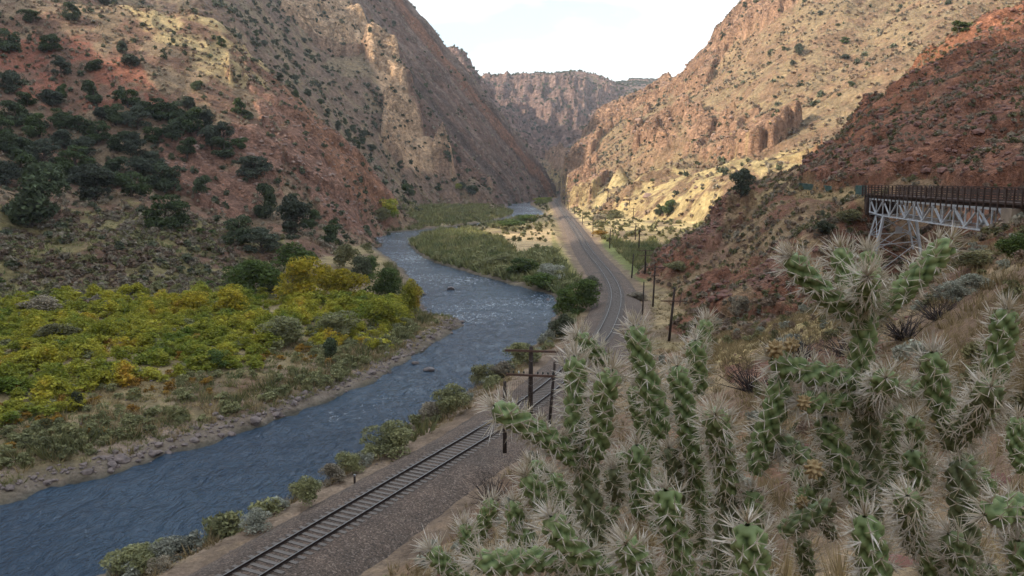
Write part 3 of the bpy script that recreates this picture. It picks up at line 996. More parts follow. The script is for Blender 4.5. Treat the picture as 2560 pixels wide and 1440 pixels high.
# ------------------------------------------------------------------ river
def river_mat():
    m, n, b = new_mat("river_water")
    pos = obj_coord(n)
    mpn = n.nodes.new("ShaderNodeMapping")
    mpn.inputs['Rotation'].default_value = (0, 0, 0.5)
    mpn.inputs['Scale'].default_value = (1.0, 0.5, 1.0)
    n.links.new(pos, mpn.inputs['Vector'])
    w1 = noise_node(n, 0.5, 3, 0.6, mpn.outputs[0], 0.6)
    w2 = noise_node(n, 1.8, 4, 0.65, mpn.outputs[0], 0.8)
    w3 = noise_node(n, 6.0, 3, 0.6, mpn.outputs[0], 0.4)
    h = math_node(n, 'MULTIPLY_ADD', w2, 0.45, w1)
    h = math_node(n, 'MULTIPLY_ADD', w3, 0.16, h)
    bump(n, b, h, 1.0, 0.75)
    big = noise_node(n, 0.05, 3, 0.5, pos)
    c = ramp(n, big, [(0.35, (0.013, 0.034, 0.064)), (0.65, (0.026, 0.054, 0.088))])
    # foam over rocks, also standing in for sparkles in mid-river: more upstream
    sx = n.nodes.new("ShaderNodeSeparateXYZ")
    n.links.new(pos, sx.inputs[0])
    mr = n.nodes.new("ShaderNodeMapRange")
    n.links.new(sx.outputs[1], mr.inputs[0])
    mr.inputs[1].default_value = 40
    mr.inputs[2].default_value = 170
    mr.inputs[3].default_value = -0.03
    mr.inputs[4].default_value = 0.10
    f = noise_node(n, 1.6, 8, 0.75, mpn.outputs[0], 1.2)
    patch = noise_node(n, 0.055, 2, 0.5, pos)
    f = math_node(n, 'MULTIPLY_ADD', patch, 0.34, f)
    f = math_node(n, 'ADD', f, mr.outputs[0])
    fo = ramp(n, f, [(0.805, 0.0), (0.92, 0.55)])
    c = mixc(n, fo, c, (0.62, 0.66, 0.68))
    n.links.new(c, b.inputs['Base Color'])
    ro = math_node(n, 'MULTIPLY_ADD', fo, 0.6, 0.14)
    n.links.new(ro, b.inputs['Roughness'])
    b.inputs['IOR'].default_value = 1.33
    b.inputs['Specular IOR Level'].default_value = 0.5
    return m


gxs = np.arange(-170, 170, 0.9)
# a sheet following the channel, a little wider than it, in the near part fine enough for real ripples
rows = []
ys = np.exp(np.linspace(math.log(20), math.log(1300), 700))
azr = np.radians(np.linspace(-70, 12, 520))
GA, GR = np.meshgrid(azr, ys)
rx, ry = np.sin(GA) * GR, np.cos(GA) * GR
okr = in_poly(rx.ravel(), ry.ravel(), RIVER) | (poly_dist(rx.ravel(), ry.ravel(), RIVER + RIVER[:1]) < 1.2 + 0.012 * GR.ravel())
okr = okr.reshape(GA.shape)
rz = RIV_Z + (0.20 * fbm(rx, ry, 2.6, 3, 201) + 0.08 * perlin(rx / 0.8, ry / 0.8, 207)) * smooth(300, 60, GR) + 0.0016 * np.maximum(ry - 380, 0)
iq = np.arange(GA.size).reshape(GA.shape)
rq = np.stack([iq[:-1, :-1], iq[:-1, 1:], iq[1:, 1:], iq[1:, :-1]], -1)
keep = (okr[:-1, :-1] | okr[1:, 1:] | okr[1:, :-1] | okr[:-1, 1:])
rq = rq[keep]
usedr = np.zeros(GA.size, bool)
usedr[rq.ravel()] = True
rm = np.cumsum(usedr) - 1
riv = link("river", np_mesh("river", np.stack([rx, ry, rz], -1).reshape(-1, 3)[usedr], rm[rq], [river_mat()], smooth_shade=True))
tag(riv, "dark blue rippled river winding through the canyon", kind='structure')
# ------------------------------------------------------------------ plants: shapes
def lumps_for(kind, rng):
    L = []
    if kind == 'juniper':
        for _ in range(17):
            a = rng.uniform(0, 2 * np.pi)
            z = rng.uniform(0.16, 0.84)
            w = 0.36 * math.sqrt(max(0.05, 1 - ((z - 0.38) / 0.56) ** 2)) * rng.uniform(0.3, 1.0)
            r = rng.uniform(0.11, 0.20)
            L.append((w * math.cos(a), w * math.sin(a), z, r, r, r * 0.85))
    elif kind == 'oval':
        for _ in range(22):
            a = rng.uniform(0, 2 * np.pi)
            z = rng.uniform(0.2, 0.85)
            w = 0.30 * math.sqrt(max(0.05, 1 - ((z - 0.52) / 0.42) ** 2)) * rng.uniform(0.5, 1.0)
            L.append((w * math.cos(a), w * math.sin(a), z, 0.15, 0.15, 0.17))
    elif kind == 'shrub':
        for _ in range(16):
            a = rng.uniform(0, 2 * np.pi)
            z = rng.uniform(0.15, 0.78)
            w = 0.42 * math.sqrt(max(0.02, 1 - (z / 0.95) ** 2)) * rng.uniform(0.2, 1.0)
            r = rng.uniform(0.13, 0.22)
            L.append((w * math.cos(a), w * math.sin(a), z, r, r, r * 0.95))
    else:   # low tuft
        for _ in range(5):
            a = rng.uniform(0, 2 * np.pi)
            w = rng.uniform(0, 0.28)
            L.append((w * math.cos(a), w * math.sin(a), rng.uniform(0.2, 0.55), 0.26, 0.26, 0.32))
    return np.array(L)


def leaf_cloud(n, kind, leaf, seed, up=0.0):
    rng = np.random.default_rng(seed)
    L = lumps_for(kind, rng)
    w = L[:, 3] ** 2
    k = rng.choice(len(L), n, p=w / w.sum())
    d = rng.normal(size=(n, 3))
    d /= np.linalg.norm(d, axis=1)[:, None]
    d[:, 2] = np.where(rng.random(n) < 0.6, np.abs(d[:, 2]), d[:, 2])
    rad = 0.45 + 0.62 * rng.random(n) ** 0.5
    p = L[k, :3] + d * L[k, 3:6] * rad[:, None]
    p[:, 2] = np.maximum(p[:, 2], 0.02)
    t = rng.normal(size=(n, 3)) * 0.8
    t[:, 2] += up
    t /= np.linalg.norm(t, axis=1)[:, None]
    nrm = d * 0.7 + rng.normal(size=(n, 3)) * 0.6
    b = np.cross(nrm, t)
    b /= np.linalg.norm(b, axis=1)[:, None] + 1e-9
    s = leaf * rng.uniform(0.55, 1.35, n)[:, None]
    V = np.stack([p - t * s * 0.5 - b * s * 0.38, p - t * s * 0.35 + b * s * 0.42, p + t * s * 0.75], 1)
    return V.reshape(-1, 3)


def blades(n, h, spread, w, seed, lean=0.5):
    rng = np.random.default_rng(seed)
    a = rng.uniform(0, 2 * np.pi, n)
    r = spread * np.sqrt(rng.random(n))
    p = np.stack([r * np.cos(a), r * np.sin(a), np.zeros(n)], 1)
    hh = h * rng.uniform(0.5, 1.1, n)
    o = np.stack([np.cos(a) * lean * rng.uniform(0.1, 1.0, n) * hh, np.sin(a) * lean * rng.uniform(0.1, 1.0, n) * hh, hh], 1)
    c = rng.uniform(0, np.pi, n)
    sd = np.stack([np.cos(c), np.sin(c), np.zeros(n)], 1) * w * 0.5
    return np.stack([p - sd, p + sd, p + o], 1).reshape(-1, 3)


def tri_mesh(name, V, mat):
    return np_mesh(name, V, np.arange(len(V)).reshape(-1, 3), [mat])


VIS = np.zeros(X.shape, bool)
_el = (Z - EYE) / RR
_cm = np.maximum.accumulate(_el, axis=0)
VIS = (_el >= _cm - 0.012) & (np.abs(AZ) < math.radians(37.5)) & (RR > 3)
CELL = RR * np.gradient(AZ_)[None] * np.gradient(R_)[:, None] * np.sqrt(1 + np.minimum(slope, 3) ** 2)


def sample(density, seed=0, cap=20000):
    """random points on the terrain, density given per square metre as a field"""
    rng = np.random.default_rng(seed)
    w = np.clip(density, 0, None) * CELL * VIS
    tot = w.sum()
    n = int(min(tot, cap))
    if n <= 0:
        return np.zeros((0, 3))
    cw = np.cumsum(w.ravel())
    idx = np.searchsorted(cw, rng.random(n) * cw[-1])
    r, c = np.unravel_index(np.clip(idx, 0, X.size - 1), X.shape)
    P = np.stack([X[r, c], Y[r, c], Z[r, c]], 1)
    return P


SOLO = {}


def merged(name, mat, protos, P, size, label, seed=0, zscale=(0.7, 1.1), sink=0.05, solo=0, solo_label=None, solo_size=None):
    """one object of kind stuff made of many turned and scaled copies"""
    if not len(P):
        return None
    rng = np.random.default_rng(seed)
    if solo:
        # the ones that show largest stand as objects of their own
        order = np.argsort(P[:, 1])[:min(solo, len(P) * 2 // 3)]
        for q_, i_ in enumerate(order):
            k_ = q_ % len(protos)
            key = (mat.name, id(protos), k_)
            if key not in SOLO:
                SOLO[key] = tri_mesh("bush", protos[k_], mat)
            s_ = size * rng.uniform(0.85, 1.3)
            z_ = s_ * rng.uniform(*zscale)
            o_ = link("bush", SOLO[key], loc=(P[i_][0], P[i_][1], P[i_][2] - sink * s_), rot=(0, 0, rng.uniform(0, 6.28)), scale=(s_, s_, z_))
            tag(o_, solo_label, "bush", solo_label)
        P = np.delete(P, order, axis=0)
    size = np.broadcast_to(size, (len(P),))
    kind = rng.integers(0, len(protos), len(P))
    out_ = []
    for k, pr in enumerate(protos):
        sel = np.flatnonzero(kind == k)
        if not len(sel):
            continue
        a = rng.uniform(0, 2 * np.pi, len(sel))
        ca, sa = np.cos(a), np.sin(a)
        s = size[sel] * np.exp(np.clip(rng.normal(0, 0.32, len(sel)), -0.7, 0.45)) * 0.95
        zs = s * rng.uniform(zscale[0], zscale[1], len(sel))
        vx = (pr[None, :, 0] * ca[:, None] - pr[None, :, 1] * sa[:, None]) * s[:, None] + P[sel, 0][:, None]
        vy = (pr[None, :, 0] * sa[:, None] + pr[None, :, 1] * ca[:, None]) * s[:, None] + P[sel, 1][:, None]
        vz = pr[None, :, 2] * zs[:, None] + P[sel, 2][:, None] - sink * s[:, None]
        out_.append(np.stack([vx, vy, vz], -1).reshape(-1, 3))
    V = np.concatenate(out_)
    o = link(name, tri_mesh(name, V, mat))
    o['label'] = label
    return tag(o, label, name.replace('_', ' ').split('.')[0], kind='stuff')


M_jun = foliage_mat("juniper_needles", (.050, .066, .034), (.085, .108, .054), (.115, .135, .068), 0.9, 0.12)
M_bark = plain_mat("bark", (.10, .075, .055), (.05, .038, .03), 4, 0.95)
M_shr = {
    'gray': foliage_mat("gray_scrub", (.21, .18, .13), (.30, .255, .185), (.35, .30, .21), 0.5, 0.15),
    'brown': foliage_mat("brown_scrub", (.19, .135, .10), (.28, .20, .14), (.34, .26, .17), 0.5, 0.15),
    'olive': foliage_mat("olive_scrub", (.13, .125, .06), (.20, .19, .09), (.27, .23, .11), 0.4, 0.2),
    'dark': foliage_mat("dark_scrub", (.065, .075, .045), (.11, .12, .07), None, 0.5, 0.15),
    'green': foliage_mat("green_leaves", (.07, .105, .03), (.12, .165, .045), (.18, .205, .05), 0.5, 0.3),
    'yellow': foliage_mat("yellow_leaves", (.26, .24, .03), (.46, .36, .035), (.52, .33, .04), 0.8, 0.3),
    'thicket': foliage_mat("turning_leaves", (.13, .18, .03), (.40, .36, .045), (.52, .32, .05), 0.12, 0.3),
    'orange': foliage_mat("orange_leaves", (.27, .15, .035), (.36, .22, .04), None, 0.4, 0.3),
    'lime': foliage_mat("lime_leaves", (.16, .20, .035), (.26, .27, .05), None, 0.4, 0.3),
    'willow': foliage_mat("willow_leaves", (.17, .175, .085), (.27, .265, .125), (.34, .30, .15), 0.6, 0.25),
    'sage': foliage_mat("sage_leaves", (.24, .245, .19), (.34, .34, .27), None, 0.5, 0.2),
    'grass': foliage_mat("dry_grass", (.22, .165, .085), (.34, .26, .14), (.42, .33, .18), 0.5, 0.3),
    'goldgrass': foliage_mat("golden_grass", (.34, .27, .12), (.50, .41, .20), None, 0.3, 0.3),
    'reeds': foliage_mat("green_reeds", (.10, .12, .05), (.20, .19, .08), (.33, .27, .13), 0.12, 0.3),
}
M_twig = plain_mat("dead_twigs", (.05, .038, .035), (.025, .02, .02), 8, 0.9)

SM = [leaf_cloud(16, 'tuft', 0.62, s) for s in range(5)]                 # far bushes
MD = [leaf_cloud(60, 'tuft', 0.34, 20 + s) for s in range(5)]             # middle distance
LG = [leaf_cloud(1000, 'shrub', 0.078, 40 + s, 0.4) for s in range(4)]       # thicket
LG2 = [leaf_cloud(420, 'shrub', 0.12, 60 + s, 0.6) for s in range(4)]
TUFT = [blades(14, 1.0, 0.32, 0.10, 80 + s, 0.7) for s in range(4)]
FTUFT = [blades(7, 1.0, 0.4, 0.24, 90 + s, 0.8) for s in range(4)]

n_a = fbm(X, Y, 35.0, 4, 401)
n_b = fbm(X, Y, 12.0, 4, 405)
LEFT = in_poly(X, Y, [tuple(p) for p in LBs] + [(-600, 1300), (-600, -100)])
LIDM = DR > 1.5
hillm = ~FL

# ---- scrub on the slopes
K = lambda *k: np.isin(MK, k) & hillm
juniper_belt = blur(area([(0, 200), (120, 240), (230, 260), (480, 300), (600, 400), (640, 470), (440, 470), (430, 520), (250, 520), (0, 560)], [LH]))
P = sample(K(LH) * (0.16 * smooth(-0.35, 0.3, n_b) + 0.03) * (rk < 0.6), 1, 11000)
merged("scrub", M_shr['gray'], MD, P[::2], 1.25, "grey brown scrub dotted over the left hillside", 2)
merged("scrub", M_shr['brown'], MD, P[1::2], 1.15, "low brown bushes scattered over the shaded left hillside", 3)
P = sample(K(LH) * 0.018 + K(LH) * juniper_belt * 0.02, 4, 1500)
merged("scrub", M_shr['dark'], MD, P, 1.9, "dark green low shrubs among the junipers on the left hillside", 5)
P = sample(K(LH) * 0.12 * (rk < 0.5), 6, 8000)
merged("bunch_grass", M_shr['grass'], FTUFT, P, 0.75, "pale tufts of dry grass on the left hillside", 7, (0.6, 0.9))
P = sample(K(LM) * (0.006 + 0.035 * smooth(0.05, 0.3, n_a)) * (1 - 0.6 * (rk > 0.5)) * (1 - 0.7 * lmk), 8, 7000)
merged("scrub", M_shr['dark'], SM, P, 2.7, "dark bushes dotted over the left mountain", 9)
P = sample(K(LM) * 0.02 * (1 - 0.6 * lmk), 10, 8000)
merged("scrub", M_shr['gray'], SM, P, 1.7, "grey bushes on the rocky left mountain", 11)
P = sample(K(FM) * (0.004 + 0.02 * (slope < 0.35)), 12, 6000)
merged("scrub", M_shr['dark'], SM, P, 3.8, "dark pinyon scrub on the rims of the far canyon walls", 13)
P = sample(K(RM) * (0.045 * smooth(-0.3, 0.25, n_a + 0.4 * n_b) + 0.012) * (1 - 0.5 * (rk > 0.6)), 14, 16000)
merged("scrub", M_shr['gray'], SM, P[::2], 1.7, "grey green scrub over the sunlit right mountain", 15)
merged("scrub", M_shr['brown'], SM, P[1::2], 1.6, "brown bushes over the sunlit right mountain", 16)
P = sample(K(RM) * 0.0022, 17, 900)
merged("scrub", M_shr['dark'], SM, P, 2.6, "scattered dark green shrubs on the right mountain", 18)
P = sample(K(RM) * 0.03, 19, 9000)
merged("bunch_grass", M_shr['goldgrass'], FTUFT, P, 1.1, "golden grass tufts on the foot of the right mountain", 20, (0.5, 0.8))
P = sample(K(RH) * (0.6 * smooth(-0.4, 0.2, n_b) + 0.08) * (1 - 0.5 * (rk > 0.7)), 21, 13000)
merged("scrub", M_shr['gray'], MD, P[::3], 0.8, "grey scrub on the red hillside by the bridge", 22, solo=25, solo_label="grey bushes on the red slope beside the bridge")
merged("scrub", M_shr['brown'], MD, P[1::3], 0.85, "brown scrub on the red hillside by the bridge", 23, solo=25, solo_label="brown bushes on the red slope beside the bridge")
merged("scrub", M_shr['olive'], MD, P[2::3], 0.8, "olive scrub on the red hillside by the bridge", 24)
P = sample(K(RH) * 0.8 * (rk < 0.55) * smooth(-0.4, 0.15, n_a), 25, 16000)
merged("bunch_grass", M_shr['grass'], FTUFT, P, 0.5, "dry grass tufts on the slopes around the bridge", 26, (0.7, 1.0))
# ---- near slope
nsm = K(NS, RH) * (RR < 95)
rock_p = area([(1790, 890), (2060, 800), (2220, 800), (2200, 900), (1900, 990), (1820, 970)], [NS])
ngold = blur(area([(1700, 870), (1980, 790), (2140, 720), (2200, 790), (2060, 830), (1900, 900), (1740, 960)], [NS, RH]))
P = sample(nsm * (1.6 * smooth(-0.45, 0.1, n_b) + 2.4 * ngold) * smooth(5, 14, RR), 27, 14000)
merged("bunch_grass", M_shr['grass'], TUFT, P, 0.42, "tawny dry grass on the near slope behind the cacti", 28, (0.8, 1.2))
P = sample(nsm * (9 * smooth(-0.2, 0.2, n_b + 0.3)) * (RR < 34) * (RR > 2.2), 127, 12000)
merged("bunch_grass", M_shr['grass'], [blades(22, 1.0, 0.34, 0.035, 180 + s, 0.6) for s in range(4)], P, 0.27, "fine dry grass growing between the cactus plants", 128, (0.8, 1.2))
P = sample(nsm * 0.24 * smooth(-0.2, 0.3, n_b) * smooth(6, 14, RR), 29, 1600)
merged("scrub", M_shr['sage'], LG2, P[::3], 0.75, "pale grey sage bushes on the near slope", 30, solo=30, solo_label="small pale sage bushes on the near slope")
merged("scrub", M_shr['brown'], LG2, P[1::3], 0.75, "brown leafless bushes on the near slope", 31, solo=30, solo_label="small brown bushes on the near slope")
merged("scrub", M_shr['olive'], LG2, P[2::3], 0.7, "olive bushes on the near slope", 32, solo=30, solo_label="small olive bushes on the near slope")

# ---- left bank
lb = FL & LEFT & (Y < 330)
brush = blur(area([(-40, 560), (300, 560), (560, 560), (700, 620), (700, 740), (400, 760), (200, 780), (-40, 820)], [FLOOR, LH]))
brush = brush * (np.isin(MK, [LH, FLOOR]) | FL)
P = sample(brush * 0.55 * smooth(-0.45, 0.1, n_b), 33, 4500)
merged("scrub", M_shr['gray'], MD, P[::3], 1.5, "grey brush covering the flat below the junipers", 34, (0.6, 0.9))
merged("scrub", M_shr['brown'], MD, P[1::3], 1.4, "russet brush covering the flat below the junipers", 35, (0.6, 0.9))
merged("scrub", M_shr['olive'], MD, P[2::3], 1.5, "olive brush covering the flat below the junipers", 36, (0.6, 0.9))
P = sample(brush * 0.5 * smooth(-0.4, 0.1, n_a + n_sm * 0.4), 137, 6000)
merged("bunch_grass", M_shr['reeds'], FTUFT, P, 0.9, "olive and straw grass between the brush below the junipers", 138, (0.5, 0.8))
P = sample(brush * 0.05 * smooth(0.05, 0.2, n_a), 37, 300)
merged("scrub", M_shr['green'], LG2, P, 2.2, "fresh green patches in the brush below the junipers", 38, (0.4, 0.6))
thick = blur(area([(-60, 800), (200, 745), (420, 760), (560, 740), (720, 750), (980, 735), (1050, 800), (900, 850), (640, 880), (620, 920), (420, 955), (250, 990), (230, 1040), (120, 1060), (-60, 1110)]), 2) * (DR > 2.5) * FL
P = sample(thick * (0.34 + 0.3 * n_b), 39, 1500)
merged("thicket", M_shr['thicket'], LG, P, 2.7, "thick low bushes turning green, yellow and orange on the left bank", 40, (0.32, 0.8))
fringe = blur(area([(640, 880), (900, 850), (1060, 790), (1070, 830), (1000, 880), (780, 990), (560, 1060), (400, 1090), (300, 1130), (200, 1160), (0, 1190), (0, 1100), (250, 1060), (440, 1020), (620, 1000), (700, 980), (830, 900)])) * FL
P = sample(lb * (fringe * 1.7 + 0.22) * (DR > 1.5) * (Y < 150) * smooth(-0.55, 0.05, n_b), 41, 4600)
merged("scrub", M_shr['willow'], LG2, P[::2], 1.25, "pale willow scrub along the left river bank", 42, (0.5, 0.9), solo=60, solo_label="small willow bushes along the left water edge")
merged("bunch_grass", M_shr['grass'], TUFT, P[1::2], 1.0, "straw coloured grass along the left river bank", 43, (0.6, 0.9))
P = sample(lb * (DR > 3) * (DR < 40) * (Y < 125) * (1 - 0.8 * thick) * (1.6 * smooth(-0.35, 0.15, n_b + n_sm * 0.5)), 143, 6500)
merged("bunch_grass", M_shr['grass'], TUFT, P, 0.6, "dry straw grass covering the left bank behind the stones", 144, (0.5, 0.9))
P = sample(FL & ~LEFT & (DR > 0.5) & (DT > 4.8) & (Y < 130) & (X < 30) if False else (FL & ~LEFT & (DR > 0.5) & (DT > 4.8) & (Y < 130)) * 1.1, 145, 4500)
merged("bunch_grass", M_shr['grass'], TUFT, P, 0.5, "dry weeds between the railway and the slopes", 146, (0.5, 0.9))
P = sample(lb * 0.22 * (Y < 100) * (DR > 4) * smooth(-0.2, 0.3, n_b + n_a), 44, 1100)
merged("scrub", M_shr['orange'], LG2, P, 0.95, "rust and orange low bushes on the stony left bank", 45, (0.5, 0.8), solo=40, solo_label="low rust coloured bushes on the stony left bank")
strip = FL & (DR > 0.8) & (DR < 4.5) & (Y < 330) & (Y > 55) & (X / Y < 0.02) & (n_b > -0.05) & (X < -6)
P = sample(strip * 0.8 * (DR > 2.6), 46, 1800)
merged("reeds", M_shr['reeds'], TUFT, P, 1.5, "green and straw reeds fringing the left bank", 47, (0.7, 1.0))

# ---- river bend: reeds and willows on the inside, meadow beyond
pen = blur(area([(1020, 600), (1180, 575), (1260, 625), (1420, 620), (1450, 680), (1400, 725), (1300, 712), (1120, 665), (1040, 630)])) * FL * (DR > 0.5)
P = sample(pen * 2.2, 48, 9000)
merged("reeds", M_shr['reeds'], FTUFT, P, 1.7, "tall green reeds on the point inside the river bend", 49, (0.7, 1.0))
P = sample(pen * 0.16 * (Y < 215), 50, 420)
merged("scrub", M_shr['willow'], LG2, P, 2.3, "grey green willow scrub on the point inside the bend", 51, (0.55, 0.8))
mead = blur(area([(930, 500), (1000, 510), (1250, 515), (1290, 545), (1130, 565), (940, 582), (930, 540)])) * (DR > 0.6) * (FL | (MK != LH))
P = sample(mead * 0.45, 52, 9000)
merged("reeds", M_shr['reeds'], FTUFT, P, 2.3, "green and gold reeds on the far meadow left of the river", 53, (0.55, 0.8))
P = sample(FL * (Y > 235) * (Y < 700) * (DR > 2) * (DT > 7) * 0.03, 54, 2200)
merged("scrub", M_shr['olive'], SM, P, 1.6, "olive bushes dotted over the far valley floor", 55)
P = sample(area([(1520, 590), (1640, 600), (1680, 660), (1640, 700), (1580, 690), (1520, 630)]) * FL * 1.6 * (DT > 8), 56, 4000)
merged("reeds", M_shr['reeds'], FTUFT, P, 1.3, "green rushes in the hollow right of the railway", 57, (0.7, 1.0))
# between river and railway
mid = FL & (DR > 0.7) & (DT > 5.2) & (DT < 30) & (Y < 175) & (X > -40) & (X / Y > -0.62) & (X < 18)
between = mid & in_poly(X, Y, [tuple(p) for p in RBs[-60:]] + [tuple(p) for p in TRs[:150]]) if False else mid & (U0 > 150)
right_of_river = between & (DR < 9) & (V0 > 735)
P = sample(right_of_river * 0.9 * (X > -30) * (n_b > -0.25), 58, 3500)
merged("bunch_grass", M_shr['grass'], TUFT, P, 0.8, "pale weeds on the bank between river and railway", 59, (0.6, 0.9))

P = sample((FL & ~LEFT & (DR > 0.8) & (DR < 5.0) & (DT > 5.0) & (Y < 105)) * 0.22 * smooth(-0.4, 0.0, n_b), 147, 220)
merged("scrub", M_shr['willow'], LG2, P[::2], 1.5, "willow scrub on the bank between river and railway", 148, (0.6, 0.9), solo=45, solo_label="willow bushes on the bank between river and railway")
merged("scrub", M_shr['sage'], LG2, P[1::2], 1.3, "grey scrub on the bank between river and railway", 149, (0.6, 0.9), solo=45, solo_label="grey bushes on the bank between river and railway")

# ------------------------------------------------------------------ trees and shrubs that stand alone
def trunk_mesh(seed, mat):
    rng = random.Random(seed)
    b = MB()
    b.tube([(0, 0, -0.06), (rng.uniform(-.03, .03), rng.uniform(-.03, .03), 0.16), (rng.uniform(-.05, .05), rng.uniform(-.05, .05), 0.45), (0, 0, 0.75)], [0.045, 0.036, 0.024, 0.008], 6)
    for k in range(5):
        a = rng.uniform(0, 6.28)
        z0 = rng.uniform(0.1, 0.4)
        b.tube([(0, 0, z0), (0.13 * math.cos(a), 0.13 * math.sin(a), z0 + 0.12), (0.27 * math.cos(a), 0.27 * math.sin(a), z0 + 0.2)], [0.02, 0.013, 0.005], 5)
    return b.mesh("trunk", mat)


M_jun2 = foliage_mat("juniper_needles_grey", (.055, .066, .045), (.09, .105, .07), (.12, .13, .085), 0.7, 0.12)
M_jun3 = foliage_mat("juniper_needles_green", (.045, .066, .026), (.085, .115, .042), (.12, .14, .055), 0.8, 0.15)
JC = [tri_mesh("crown", leaf_cloud(4200, 'juniper', 0.048, 300 + s), (M_jun, M_jun3, M_jun2)[s % 3]) for s in range(9)]
JT = [trunk_mesh(s, M_bark) for s in range(6)]
OVC = tri_mesh("crown", leaf_cloud(2600, 'oval', 0.055, 330, 0.8), M_jun)


def tree(u, v, w, h, name, label, cat, group=None, crown=None, mat=None, dmin=0.0, i=0):
    p = hit(u, v, dmin)
    if p is None:
        return None
    dpt = p[1]
    W_, H_ = w * dpt / FPX, h * dpt / FPX
    e = link(name, None, loc=(p[0], p[1], p[2] - 0.08 * H_), rot=(0, 0, random.uniform(0, 6.28)), scale=(W_, W_, H_))
    tag(e, label, cat, group)
    link("trunk", JT[i % 6], e)
    link("crown", crown or JC[(i * 5) % 9], e)
    return e


J = [
    # u, foot v, width, height, label
    (88, 562, 185, 165, "biggest dark juniper, standing at the foot of the left hillside"),
    (240, 502, 120, 95, None), (330, 492, 90, 75, None), (415, 482, 95, 80, "dark rounded juniper at the right end of the lower juniper belt"),
    (385, 440, 75, 60, None), (422, 572, 115, 90, "broad juniper alone on the flat below the juniper belt"),
    (502, 482, 48, 62, "small juniper on bare rubble, with a dead branch at its foot"), (640, 446, 92, 62, "wide juniper on the rocky spur halfway up the left hillside"),
    (602, 290, 42, 46, "small round juniper on the open slope above the rocky spur"), (664, 545, 78, 92, "tall juniper above the bend, left one of the riverside trio"),
    (735, 592, 98, 108, "middle and widest juniper of the riverside trio"), (776, 575, 48, 66, "thin juniper on the right of the riverside trio"),
    (598, 612, 85, 78, "juniper just above the green shrubs, left of a darker one"), (655, 636, 90, 66, "dark round juniper touching the green shrubs by the river"),
    (830, 612, 66, 66, "bare limbed juniper nearest the river narrows"),
    (490, 226, 30, 34, None), (307, 134, 32, 34, "dark juniper alone on the upper brown slope"), (553, 118, 26, 28, "juniper on the grassy crest of the left hillside"),
    (182, 52, 46, 46, None), (262, 14, 46, 30, None), (75, 58, 55, 36, None), (24, 136, 66, 62, None), (155, 192, 46, 48, None), (128, 128, 60, 42, None), (232, 178, 46, 40, None),
    (325, 168, 56, 34, None), (160, 248, 36, 38, None), (235, 260, 60, 58, None), (130, 268, 66, 44, None), (320, 268, 66, 54, None), (290, 312, 66, 54, None), (345, 325, 66, 58, None),
    (402, 300, 76, 54, None), (445, 330, 66, 54, None), (470, 275, 42, 38, None), (495, 335, 76, 64, None), (562, 395, 66, 54, None), (530, 366, 66, 54, None), (470, 390, 56, 54, None),
    (430, 350, 56, 44, None), (340, 396, 66, 64, None), (250, 356, 66, 54, None), (200, 330, 66, 56, None), (160, 372, 66, 54, None), (100, 345, 80, 62, None), (40, 315, 80, 66, None),
    (30, 232, 66, 56, None), (66, 268, 56, 44, None), (20, 388, 66, 62, None), (110, 415, 80, 66, None), (192, 428, 80, 66, None), (285, 430, 66, 54, None), (15, 470, 80, 76, None), (52, 440, 90, 70, None),
    (300, 380, 70, 54, None), (215, 390, 66, 50, None), (385, 360, 60, 50, None), (440, 300, 60, 48, None), (560, 345, 50, 40, None), (150, 320, 60, 50, None), (365, 285, 50, 42, None), (200, 465, 80, 56, None), (150, 450, 70, 60, None),
    (620, 300, 34, 26, None), (515, 320, 56, 46, None), (600, 375, 50, 36, None), (270, 470, 70, 50, None), (345, 445, 70, 50, None), (0, 345, 70, 60, None), (70, 385, 76, 60, None), (255, 300, 46, 36, None),
]
ORD = "first second third fourth fifth sixth seventh eighth ninth tenth eleventh twelfth thirteenth fourteenth fifteenth sixteenth seventeenth eighteenth nineteenth twentieth".split()


def ordered(rows, per_row, text):
    """ordinal labels for look-alikes: rows from the hilltop down, each counted from the left"""
    idx = [i for i, r in enumerate(rows) if r[4] is None]
    idx.sort(key=lambda i: rows[i][1])
    out_ = {}
    for k in range(0, len(idx), per_row):
        for j, i in enumerate(sorted(idx[k:k + per_row], key=lambda i: rows[i][0])):
            out_[i] = text.format(ORD[j], ORD[k // per_row])
    return out_


JL = ordered(J, 9, "{} juniper from the left in the {} row down the left hillside belt")
for i, (u, v, w, h, lab) in enumerate(J):
    tree(u, v, w * 1.08, h * 1.1, "juniper", lab or JL[i], "juniper", None if lab else "junipers crowding the left hillside", i=i)
J2 = [(1020, 492, 38, 44, "dark juniper on the flat just behind the rock spur by the river"), (870, 345, 24, 26, None), (845, 330, 22, 30, None), (890, 372, 26, 34, None), (905, 362, 22, 26, None), (930, 382, 28, 24, None), (860, 312, 20, 20, None),
      (1000, 422, 22, 24, None), (820, 290, 22, 20, None), (800, 262, 22, 18, None), (770, 240, 24, 20, None), (740, 205, 22, 18, None), (715, 175, 20, 18, None), (690, 150, 22, 18, None), (660, 118, 24, 20, None), (640, 92, 22, 20, None),
      (950, 120, 16, 16, None), (985, 65, 16, 14, None), (1065, 220, 16, 16, None), (1130, 388, 18, 20, None), (1145, 412, 22, 20, None), (1120, 405, 20, 20, None), (1180, 488, 42, 38, "dark tree at the foot of the left mountain beside a lime bush"),
      (1155, 478, 26, 26, None), (1095, 478, 22, 18, None), (790, 60, 16, 14, None), (760, 110, 18, 16, None), (780, 150, 18, 16, None), (925, 82, 14, 16, None), (700, 235, 26, 24, None), (740, 262, 24, 22, None), (880, 330, 22, 26, None), (910, 345, 24, 22, None)]
JL = ordered(J2, 6, "{} small juniper from the left in the {} row down the gully and left mountain")
